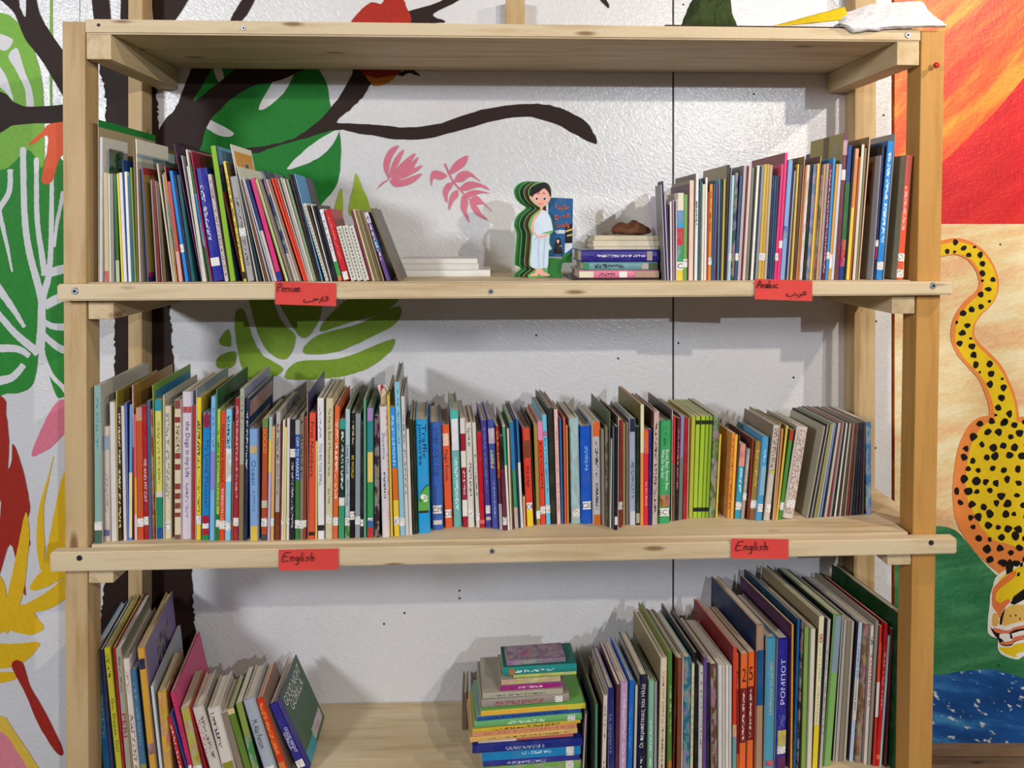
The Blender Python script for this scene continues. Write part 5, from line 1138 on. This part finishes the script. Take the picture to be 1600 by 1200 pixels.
# thin upright book behind the pile
b = Book(); b.opt = {'h': True}; b.multi = []; P, Q, R = bp(722, 1150, .2), bp(731, 1150, .2), bp(727, 1083, .2)
zq = z3(P.x); b.T = 0.011; b.D = 0.08; b.H = R.z-zq; b.col = '7c6a58'; b.side = '5c4a3c'; b.fr = (Vector((P.x, .2, zq+.0002)), Vector((1, 0, 0)), Vector((0, 1, 0)), Vector((0, 0, 1)))
tag(build_book(b), 'grey-brown book standing behind the left of the tall pile', 'book', G2)
# ------------------------------------------------------------------ lettering
def pf(s):                                      # Arabic text: joined presentation forms, laid out right to left
    T = {'ا': (0xFE8D, 2), 'ب': (0xFE8F, 4), 'ة': (0xFE93, 2), 'ج': (0xFE9D, 4), 'ح': (0xFEA1, 4), 'ر': (0xFEAD, 2), 'س': (0xFEB1, 4), 'ع': (0xFEC9, 4), 'ف': (0xFED1, 4), 'ق': (0xFED5, 4), 'ل': (0xFEDD, 4), 'م': (0xFEE1, 4), 'و': (0xFEED, 2), 'ي': (0xFEF1, 4), 'ـ': (0x640, 4)}
    o = []
    for i, ch in enumerate(s):
        if ch not in T: o.append(ch); continue
        c, n = T[ch]; pj = i > 0 and s[i-1] in T and T[s[i-1]][1] == 4; nj = i+1 < len(s) and s[i+1] in T and n == 4
        if ch == 'ـ': o.append(ch); continue
        o.append(chr(c + ((3 if pj and nj else 2 if nj else 1 if pj else 0) if n == 4 else (1 if pj else 0))))
    return ''.join(o[::-1])
def ink(c):
    k = 'ink'+c
    if k not in M: flat_mat(k, c, 0.5)
    return M[k]
def make_texts(items):
    """items: (body, parent, mode, (x0, x1, z0, z1), y, colour); modes d / u = along the spine downwards / upwards, h = across"""
    tmp = []
    for it in items:
        cu = bpy.data.curves.new('t', 'FONT'); cu.body = it[0]; cu.resolution_u = 2
        o = bpy.data.objects.new('t', cu); COL.objects.link(o); tmp.append(o)
    bpy.context.view_layer.update(); dg = bpy.context.evaluated_depsgraph_get()
    for it, o in zip(items, tmp):
        me = bpy.data.meshes.new_from_object(o.evaluated_get(dg)); me.name = 'lettering'
        body, par, mode, (x0, x1, z0_, z1_), y, c = it
        xs = [v.co.x for v in me.vertices]; ys = [v.co.y for v in me.vertices]
        if xs:
            ax, bx, ay, by = min(xs), max(xs), min(ys), max(ys)
            for v in me.vertices:
                a = (v.co.x-ax)/(bx-ax or 1); q = (v.co.y-ay)/(by-ay or 1)
                if mode == 'd': v.co = (x0+(x1-x0)*q, y, z1_-(z1_-z0_)*a)
                elif mode == 'u': v.co = (x1-(x1-x0)*q, y, z0_+(z1_-z0_)*a)
                elif mode == 'c': v.co = (y, x0+(x1-x0)*a, z0_+(z1_-z0_)*q)
                else: v.co = (x0+(x1-x0)*a, y, z0_+(z1_-z0_)*q)
            me.materials.clear(); me.materials.append(ink(c)); link(bpy.data.objects.new('lettering', me), par)
    for o in tmp:
        cu = o.data; bpy.data.objects.remove(o); bpy.data.curves.remove(cu)
# ------------------------------------------------------------------ red paper tags with handwriting
HW = {'P': [[(0, 0), (.05, 1)], [(.02, .95), (.4, .95), (.45, .65), (.06, .5)]], 'A': [[(0, 0), (.25, 1), (.5, 0)], [(.1, .4), (.42, .4)]],
 'E': [[(.6, .98), (.12, .9), (0, 0), (.5, .05)], [(.06, .5), (.42, .54)]], 'e': [[(0, .28), (.26, .32), (.2, .5), (.04, .4), (.04, .08), (.3, .05)]], 'r': [[(0, .5), (.04, 0)], [(.03, .35), (.2, .52)]],
 's': [[(.28, .48), (.06, .42), (.24, .2), (0, .02)]], 'i': [[(.04, .5), (.06, 0)], [(.05, .72), (.06, .76)]], 'a': [[(.26, .46), (.04, .4), (.05, .05), (.24, .12), (.27, .48), (.33, .02)]],
 'n': [[(0, .5), (.03, 0)], [(.02, .36), (.16, .52), (.24, .4), (.27, 0)]], 'b': [[(0, 1), (.03, 0)], [(.03, .12), (.2, .02), (.26, .3), (.04, .42)]], 'c': [[(.26, .45), (.04, .4), (.03, .06), (.28, .04)]],
 'g': [[(.26, .46), (.04, .42), (.06, .1), (.25, .2), (.28, .48), (.24, -.3), (.02, -.35)]], 'l': [[(.05, 1), (.03, 0)]], 'h': [[(0, 1), (.03, 0)], [(.03, .32), (.16, .5), (.24, .36), (.28, 0)]]}
ADV = {'P': .58, 'A': .62, 'E': .7, 'i': .26, 'l': .18, 'r': .28}
def hand(word, x, y, w, h, slant=0.1):
    tot = sum(ADV.get(c, .46) for c in word); k = w/tot; out = []; cx = x
    for c in word:
        for st in HW[c]: out.append([(cx+px*k+py*h*slant, y-py*h) for px, py in st])
        cx += ADV.get(c, .46)*k
    return out
FA = [[(.98, .72), (.93, .55), (.97, .48), (1.0, .6), (.97, .8), (.86, .86), (.80, .80)], [(.95, .32), (.96, .30)], [(.80, .45), (.79, .82)], [(.73, .62), (.72, .82), (.64, 1.02)], [(.60, .62), (.57, .78), (.52, .66), (.49, .80), (.44, .66), (.40, .86), (.24, .90), (.08, .98), (.0, .86), (.06, .72)]]
AR = [[(.98, .35), (.86, .32), (.84, .48), (.97, .52), (.82, .62), (.74, .62)], [(.72, .45), (.68, .66), (.56, .85)], [(.58, .52), (.5, .66), (.42, .64)], [(.44, .42), (.34, .62), (.14, .72), (0, .62), (.08, .45)], [(.47, .86), (.48, .88)], [(.22, .92), (.23, .94)], [(.14, .93), (.15, .95)]]
def paper_tag(x0, y0, x1, y1, label, words, skew=0):
    y = -0.0262; root = empty('paper_tag', bp((x0+x1)/2, y1, y)); root.location = (0, 0, 0); tag(root, label, 'label', 'red language labels on the shelf rails')
    n = 8; mb = MB(); v = []
    for j in range(n+1):
        for i in range(5):
            x = x0+(x1-x0)*i/4; q = y0+(y1-y0)*j/n+skew*(i/4-0.5); P = bp(x, q, y-0.0012*(j/n)**3*(1+0.8*math.sin(i*1.3))); v.append(P)
    f = [(j*5+i, j*5+5+i, j*5+6+i, j*5+1+i) for j in range(n) for i in range(4)]
    k = len(v); v2 = v+[p+Vector((0, .0003, 0)) for p in v]
    f2 = f+[tuple(i+k for i in q[::-1]) for q in f]
    rim = [i for i in range(5)]+[j*5+4 for j in range(1, n+1)]+[n*5+i for i in (3, 2, 1, 0)]+[j*5 for j in range(n-1, 0, -1)]
    f2 += [(rim[i], rim[(i+1) % len(rim)], rim[(i+1) % len(rim)]+k, rim[i]+k) for i in range(len(rim))]
    mb.add(v2, f2); mb.build('paper', M['red_paper'], root)
    mb = MB(); ribbons(mb, words, 1.2, y-0.0028); mb.build('handwriting', M['felt_black'], root)
def box_strokes(S, x, y, w, h): return [[(x+a*w, y+b*h) for a, b in st] for st in S]
paper_tag(430, 441, 525, 477, 'red paper label reading Persian, taped to the upper rail', hand('Persian', 433, 456, 37, 13)+box_strokes(FA, 474, 454, 38, 19), 3)
paper_tag(1179, 437, 1269, 469, 'red paper label reading Arabic, taped to the upper rail', hand('Arabic', 1183, 450, 35, 12)+box_strokes(AR, 1229, 450, 32, 18), 3)
paper_tag(435.5, 858, 529, 891, 'red paper label reading English under the coral red book', hand('English', 441, 877, 52, 14, .15), -2)
paper_tag(1142.5, 842, 1232, 873, 'red paper label reading English under the teal and orange books', hand('English', 1150, 860, 52, 14, .15), 1)
# ------------------------------------------------------------------ die-cut standing book
fig = empty('standing_book'); tag(fig, 'die-cut board book of a boy in a white robe standing open on the top shelf', 'book')
def cp(x, y): return (790+x/6.667, 270+y/6.667)
SIL = [(235, 205), (250, 165), (285, 130), (330, 110), (390, 103), (440, 118), (470, 165), (478, 225), (470, 275), (440, 330), (400, 360), (382, 378), (392, 398), (440, 425), (478, 490), (497, 590), (492, 622), (468, 650), (462, 740), (487, 800), (455, 822), (448, 900), (442, 985), (418, 1008), (438, 1048), (468, 1078), (380, 1092), (250, 1098), (232, 1075), (280, 1035), (302, 1010), (275, 985), (242, 965), (252, 800), (262, 650), (236, 560), (258, 480), (300, 430), (352, 388), (352, 368), (300, 335), (255, 285), (240, 240)]
def shift(P, dx, dy=0): return [(x+dx, y+dy) for x, y in P]
def stroke_loop(P, w=9):
    L = [p for p in P if p[0] < P[0][0]+190 and True]
    n = len(P); k0 = max(range(n), key=lambda i: -P[i][1]); O = [P[(k0+i) % n] for i in range(n)]
    kb = max(range(n), key=lambda i: O[i][1]); A = O[kb:][::1]          # bottom round the left side back to the top
    return A+[(x+w, y+(2 if i else 0)) for i, (x, y) in enumerate(A)][::-1]
def extrude(mb, pts, y0, y1, col, rim):
    v0 = [bp(*cp(*p), y0) for p in pts]; v1 = [Vector((p.x, y1, p.z)) for p in v0]; n = len(pts)
    tris = tessellate_polygon([[Vector((x, y, 0)) for x, y in pts]]); f = []
    for t in tris:
        a, b, c = (v0[i] for i in t); f.append(tuple(t) if (b-a).cross(c-a).y < 0 else tuple(t)[::-1])
    mb.add(v0, f, col); mb.add(v1, [q[::-1] for q in f], rim)
    mb.add(v0+v1, [(i, (i+1) % n, n+(i+1) % n, n+i) for i in range(n)], rim)
SILB = [(p[0] if not (300 < p[1] < 470 and p[0] > 378) else max(p[0], 472), p[1]) for p in SIL]; S3 = smooth_loop(SILB, 3); S2 = smooth_loop(SIL, 3); YF = 0.10; zsh = z1(bp(850, 430, YF).x); zlow = min(bp(*cp(*p), YF).z for p in S2)
for i, (dx, c, rc) in enumerate(((0, '62c060', '4aa850'), (-50, '5a2620', '4aa850'), (-100, '1c2a20', '4aa850'), (-150, '2a6a34', '4aa850'))):
    mb = MB(); y = YF+0.006*i; k = 1+0.0; extrude(mb, shift(S3 if i else S2, dx, -3*i), y, y+0.0042, lin(c), lin(rc)); 
    if i:
        mb2 = MB(); fill(mb2, [cp(*q) for q in stroke_loop(shift(S3, dx, -3*i))], y-0.0002, lin('4cae52'))
        o2 = mb2.build('page_edge', M['cover'], fig); o2.location.z += zsh-zlow+0.0003
    o = mb.build('board_page', M['cover'], fig)
    o.location.z += zsh-zlow-0.0*i+0.0003
dz = zsh-zlow+0.0003
mb = MB(); LY = [0]
def pr(c, pts, sm=True):
    LY[0] += 1; p = smooth_loop(pts, 4) if sm else pts; fill(mb, [cp(*q) for q in p], YF-0.0001-0.00012*LY[0], lin(c))
pr('f2b0a0', [(272, 262), (285, 240), (340, 205), (395, 160), (440, 190), (465, 255), (462, 285), (430, 335), (385, 357), (340, 352), (300, 318), (275, 290)])
pr('f2b0a0', [(362, 350), (388, 350), (384, 392), (368, 400)])
pr('1a1614', [(245, 215), (262, 165), (310, 130), (390, 107), (440, 122), (468, 168), (474, 240), (462, 255), (448, 215), (420, 180), (395, 170), (350, 205), (300, 230), (278, 262), (262, 258)])
pr('f2b0a0', [(255, 255), (270, 250), (278, 285), (262, 285)])
for x in (325, 406):
    pr('f4f0ec', [(x-20, 275), (x, 252), (x+20, 275), (x, 297)]); pr('1a1210', [(x-13, 275), (x, 258), (x+13, 275), (x, 292)]); pr('f4f0ec', [(x-5, 266), (x, 261), (x+1, 268)])
pr('5a2a22', stroke([(330, 228), (343, 216), (355, 220)], 6)); pr('5a2a22', stroke([(388, 216), (400, 218), (410, 226)], 6)); pr('c05a50', stroke([(338, 322), (365, 332), (390, 322)], 5))
pr('f2b0a0', [(375, 392), (330, 430), (290, 470), (265, 540), (262, 590), (295, 660), (350, 680), (410, 665), (400, 645), (340, 650), (310, 600), (320, 520), (380, 440)])
pr('d8e6f6', [(385, 395), (440, 428), (470, 490), (490, 590), (485, 605), (420, 625), (330, 648), (292, 590), (300, 510), (340, 460)])
pr('cfdff2', [(278, 660), (330, 650), (420, 640), (455, 650), (452, 740), (478, 800), (448, 818), (440, 985), (400, 1000), (330, 1006), (258, 970), (268, 800)])
pr('b4c8e4', stroke([(300, 700), (380, 670), (440, 640)], 9)); pr('b4c8e4', stroke([(350, 700), (340, 850), (350, 990)], 12)); pr('b4c8e4', stroke([(410, 690), (400, 850), (390, 990)], 10))
pr('f2b0a0', [(300, 625), (330, 660), (400, 655), (440, 640), (470, 635), (440, 655), (400, 680), (330, 682)])
pr('f2b0a0', [(318, 1010), (375, 1008), (405, 1040), (455, 1065), (450, 1080), (370, 1078), (345, 1060), (330, 1080), (265, 1082), (260, 1070), (305, 1048)])
o = mb.build('printed_figure', M['cover'], fig); o.location.z += dz
mb = MB(); extrude(mb, [(445, 262), (702, 275), (695, 880), (445, 880)], YF+0.012, YF+0.016, lin('1f5c94'), lin('3a9060')); o = mb.build('back_board', M['cover'], fig); o.location.z += dz
mb = MB(); y = YF+0.0115
for k, (c, p) in enumerate((('16140f', [(622, 560), (697, 535), (695, 738), (620, 740)]), ('d8c080', [(625, 608), (697, 585), (697, 602), (625, 626)]), ('d8c080', [(640, 655), (696, 643), (696, 658), (640, 670)]), ('c8d4dc', [(510, 610), (570, 600), (620, 605), (618, 640), (530, 640)]), ('1c1418', [(515, 740), (530, 690), (550, 680), (575, 700), (580, 780), (600, 850), (500, 850)]), ('e8b8a0', [(532, 708), (548, 700), (562, 715), (550, 742), (536, 738)]), ('d8a898', [(555, 770), (585, 760), (585, 775)]), ('dce4ea', [(618, 742), (695, 738), (693, 790), (616, 850)]))):
    fill(mb, [cp(*q) for q in p], y-0.0001*k, lin(c))
o = mb.build('cover_picture', M['cover'], fig); o.location.z += dz
mb = MB(); extrude(mb, [(440, 890), (585, 905), (598, 850), (690, 852), (692, 940), (600, 945), (590, 960), (578, 1020), (590, 1095), (440, 1096)], YF+0.0045, YF+0.0115, lin('2f7c34'), lin('2a6a30')); o = mb.build('base_board', M['cover'], fig); o.location.z += dz
FT = []
for i, (wd, x0_, x1_, yy_) in enumerate((('حقيبـة', 515, 662, 360), ('الحــج', 508, 662, 462), ('والعمـرة', 510, 662, 552))):
    a, b_ = bp(*cp(x0_, yy_+34), y-.001), bp(*cp(x1_, yy_-34), y-.001)
    FT.append((pf(wd), fig, 'h', (a.x, b_.x, a.z+dz, b_.z+dz), y-.0014, 'f0a028')); FT.append((pf(wd), fig, 'h', (a.x+.0006, b_.x-.0006, a.z+dz+.001, b_.z+dz-.001), y-.0017, 'd83a1c'))
for b in BOOKS:
    if b.desc.startswith('indigo book with dark green cover'):
        for wd, a0, a1, q0, q1 in (('GOOD NIGHT', .16, .9, .80, .93), ('GORILLA', .26, .82, .66, .79)): FT.append((wd, b.root, 'c', (b.D*a0, b.D*a1, b.H*q0, b.H*q1), b.T+.0006, 'f0eef4'))
make_texts(TEXTS+FT)
for b in BOOKS:
    if b.desc.startswith('very wide sky blue'):
        mb = MB()
        def shp(c, P, k):
            v = [Vector((b.T*x, -0.0004-0.0001*k, b.H*z)) for x, z in P]; t = tessellate_polygon([[Vector((x, z, 0)) for x, z in P]])
            for q in t:
                a_, b2, c2 = (v[i] for i in q); mb.add([a_, b2, c2], [(0, 1, 2) if (b2-a_).cross(c2-a_).y < 0 else (0, 2, 1)], lin(c))
        dome = [(0.96, .20)]+[(0.96-0.88*math.sin(t*math.pi/12)*(1 if t < 6 else 1), .20+.23*(1-math.cos(t*math.pi/12)) if 0 else .20+.225*math.sin(t*math.pi/14)) for t in range(1, 8)]
        shp('5fae4a', [(.96, .2), (.96, .425), (.75, .415), (.5, .39), (.28, .355), (.12, .31), (.06, .26), (.06, .2)], 1)
        shp('1c2c28', [(.96, .43), (.75, .42), (.5, .395), (.3, .36), (.3, .35), (.5, .385), (.75, .41), (.96, .42)], 2)
        shp('ece9de', smooth_loop([(.28, .33), (.45, .345), (.7, .335), (.85, .315), (.6, .305), (.4, .3), (.25, .31)], 3), 3)
        shp('ece9de', [(.45, .29), (.85, .305), (.8, .28), (.55, .275)], 4); shp('1c2c28', smooth_loop([(.6, .325), (.68, .328), (.68, .318), (.6, .316)], 2), 5); shp('1c2c28', [(.2, .32), (.27, .31), (.3, .275), (.2, .285)], 5)
        mb.build('spine_picture', M['matte'], b.root)
# ------------------------------------------------------------------ small things
def lump(name, seed, fn, nu, nv, mat, label, cat, parent=None):
    v = []; f = []
    for j in range(nv):
        for i in range(nu): v.append(fn(i/(nu-1), j/(nv-1)))
    for j in range(nv-1):
        for i in range(nu-1): f.append((j*nu+i, j*nu+i+1, j*nu+nu+i+1, j*nu+nu+i))
    o = mesh_obj(name, v, f, mat, parent, smooth=True)
    m = o.modifiers.new('thick', 'SOLIDIFY'); m.thickness = 0.0016; m.offset = 0
    if label: tag(o, label, cat)
    return o
from mathutils import noise as mn
def fbm(x, y, z=0): return mn.fractal(Vector((x, y, z)), 1.0, 2.0, 4)
# brown lump on the pile
P = bp(986, 368, .09); bm = bmesh.new(); bmesh.ops.create_icosphere(bm, subdivisions=4, radius=1)
for v_ in bm.verts:
    n_ = fbm(v_.co.x*1.3+4, v_.co.y*1.3, v_.co.z*1.3)*0.55; c = v_.co
    x = c.x*(0.039+0.012*n_); zc = max(c.z, -0.5)*(0.0165+0.012*n_)+0.0068
    if c.x > 0.25: zc *= 1-0.45*(c.x-0.25)
    if abs(c.x+0.15) < 0.25 and c.z > 0.3: zc -= 0.006*(1-abs(c.x+0.15)/0.25)
    v_.co = (P.x+x, P.y+c.y*(0.022+0.008*n_), ztop_pile+0.0003+zc)
mzz = min(v_.co.z for v_ in bm.verts)
for v_ in bm.verts: v_.co.z += ztop_pile+0.0003-mzz
me = bpy.data.meshes.new('brown_lump'); bm.to_mesh(me); bm.free(); me.materials.append(M['clay_brown'])
for p in me.polygons: p.use_smooth = True
tag(link(bpy.data.objects.new('carved_lump', me)), 'small dark brown carved lump lying on the topmost cream book', 'ornament')
# grey block and blue strip on the middle shelf
y_ = ysolve(715, 835, z2); a, b_ = bp(705, 835, y_), bp(728, 835, y_); zz_ = z2(a.x)+0.0003
er = empty('grey_block'); tag(er, 'small ribbed dark grey block lying on the middle shelf under the teal book', 'block')
mb = MB(); mb.box((a.x, y_, zz_), (b_.x, y_+0.012, zz_+0.0075)); bevel(mb.build('body', M['eraser_grey'], er), 0.0008)
mb = MB()
for i in range(9):
    x = a.x+(b_.x-a.x)*(i+0.5)/9; mb.box((x-0.0009, y_-0.0005, zz_+0.001), (x+0.0009, y_+0.0002, zz_+0.0065))
mb.build('rib', M['screw_hole'], er)
mb = MB(); mb.hexa([Vector(q) for q in ((a.x-0.006, y_+0.001, zz_), (a.x-0.0005, y_+0.001, zz_), (a.x-0.0005, y_+0.009, zz_), (a.x-0.006, y_+0.009, zz_), (a.x-0.006, y_+0.001, zz_+0.003), (a.x-0.0005, y_+0.001, zz_+0.006), (a.x-0.0005, y_+0.009, zz_+0.006), (a.x-0.006, y_+0.009, zz_+0.003))]); mb.build('tip', M['screw_hole'], er)
pts = smooth_line([(820, 823), (829, 821), (836, 818), (843, 814.5)], 5); mb = MB(); v = []
for i, (x, q) in enumerate(pts):
    yy_ = ysolve(x, q, z2); p = bp(x, q, yy_); p.z = z2(p.x)+0.0003; w = 0.0032*(0.25+0.75*min(1, i/4)); h = 0.0026+0.004*i/len(pts)
    v += [p+Vector((0, -w, 0)), p+Vector((0, w, 0)), p+Vector((0, w*0.8, h)), p+Vector((0, -w*0.8, h))]
n = len(pts); f = []
for i in range(n-1):
    a_ = 4*i
    for k in range(4): f.append((a_+k, a_+(k+1) % 4, a_+4+(k+1) % 4, a_+4+k))
f += [(3, 2, 1, 0), (4*n-4, 4*n-3, 4*n-2, 4*n-1)]
mb.add(v, [q[::-1] for q in f]); tag(mb.build('blue_strip', M['pen_blue'], None, True), 'small curved blue plastic strip on the shelf under the red yellow-footed book', 'strip')
# pink paper bow sticking up from the fat pink book
bw = empty('paper_bow'); tag(bw, 'pink and cream paper flower sticking up from the fat pink book', 'paper flower')
def petal(pts, y, c): mb = MB(); p = smooth_loop(pts, 4); fill(mb, p, y, lin(c)); o = mb.build('petal', M['matte'], bw); m = o.modifiers.new('t', 'SOLIDIFY'); m.thickness = 0.0012; return o
yb_ = mid_front(600)+0.03
petal([(590, 604), (595, 601), (600, 608), (600, 622), (597, 630), (594, 616)], yb_, 'e8c4c0'); petal([(598, 602), (604, 602), (607, 608), (604, 614), (600, 612)], yb_+.002, 'e4cfc0'); petal([(595, 602), (600, 606), (600, 622), (596, 620)], yb_-.002, 'a03038'); petal([(597, 608), (603, 612), (602, 636), (597, 644), (595, 632)], yb_-.003, 'd8c098')
# cloths on the top board
zt = z0t(bp(1115, 40, .1).x)
def sheet(name, px, d0, d1, mat, label, cat, hfun, nu=40, nv=26, parent=None):
    x0_, x1_ = X0(px[0], 40), X0(px[1], 40)
    def fn(u, w):
        x = x0_+(x1_-x0_)*u; y = d0+(d1-d0)*w; dx, dy, h = hfun(u, w); return Vector((x+dx, y+dy, z0t(x)+0.0015+h))
    return lump(name, 1, fn, nu, nv, mat, label, cat, parent)
sheet('brown_sheet', (1040, 1318), 0.004, 0.15, M['sheet_brown'], 'thin dark brown sheet lying under the cloths on top of the bookcase', 'sheet', lambda u, w: (0, 0, 0.0006), 12, 6)
def hgreen(u, w):
    e = min(1, u*3.2, (1-u)*9); k = (math.sin(math.pi*w)**0.5 if 0 < w < 1 else 0) * (max(e, 0)**0.7)
    h = k*(0.068+0.006*fbm(u*2.4+3, w*2.0)+0.008*fbm(u*7, w*7)-0.050*max(0, 0.35-u))
    return (0.007*fbm(u*5, w*5+9), 0.006*fbm(u*5+3, w*5), max(h, 0.001)+0.003)
sheet('green_cloth', (1074, 1156), 0.018, 0.10, M['cloth_green'], 'crumpled dark green cloth heaped on top of the bookcase', 'cloth', hgreen, 44, 34)
def hgtail(u, w): return (0, 0.003*math.sin(u*9), 0.0045+0.0015*abs(fbm(u*9, w*5)))
wc = empty('white_cloth'); tag(wc, 'crumpled white cloth with a yellow panel hanging over the top right corner', 'cloth')
def prof(u, P):
    for (a, ya), (b_, yb2) in zip(P, P[1:]):
        if u <= b_: t = (u-a)/(b_-a); t = t*t*(3-2*t); return ya+(yb2-ya)*t
    return P[-1][1]
def white_fn(u, w):
    x0_, x1_ = X0(1311, 40), X0(1474, 40); x = x0_+(x1_-x0_)*u
    ridge = prof(u, [(0, .014), (.13, .040), (.5, .060), (.9, .064), (1, .040)]); hang = prof(u, [(0, -.001), (.13, .012), (.3, .008), (.55, .003), (.8, .0005), (1, 0)])
    n1, n2 = fbm(u*5+2, w*4), fbm(u*13, w*9)
    if w < 0.3:
        t = w/0.3; z = -hang+(hang+0.005)*t; y = -0.004-0.006*math.sin(math.pi*t)-0.002*n1
    elif w < 0.72:
        t = (w-0.3)/0.42; z = 0.005+(ridge-0.005)*(t**0.8)+0.006*n1*math.sin(math.pi*t); y = -0.003+0.05*t+0.012*n1*math.sin(math.pi*t)+0.004*n2
    else:
        t = (w-0.72)/0.28; z = ridge*(1-0.85*t*t); y = 0.047+0.09*t
    return Vector((x+0.004*fbm(u*6, w*6+5), y, z0t(x)+0.0022+z+0.0016*n2))
lump('fabric', 1, white_fn, 84, 60, M['cloth_white'], None, None, wc)
def yel_fn(u, w):
    x0_, x1_ = X0(1213, 40), X0(1335, 40); x = x0_+(x1_-x0_)*u; lo = 0.002+0.019*u; hi = 0.005+0.044*u
    return Vector((x, 0.012+0.016*w+0.012*u, z0t(x)+0.003+lo+(hi-lo)*w+0.001*fbm(u*7, w*3)))
lump('yellow_panel', 1, yel_fn, 30, 8, M['cloth_yellow'], None, None, wc)
def apron(u, w):
    x0_, x1_ = X0(1188, 40), X0(1330, 40); x = x0_+(x1_-x0_)*u; return Vector((x, 0.008+0.02*w, z0t(x)+0.0035+(0.002+0.019*u)*w+0.0025*fbm(u*9, w*3)*w))
lump('fold', 1, apron, 36, 8, M['cloth_white'], None, None, wc)
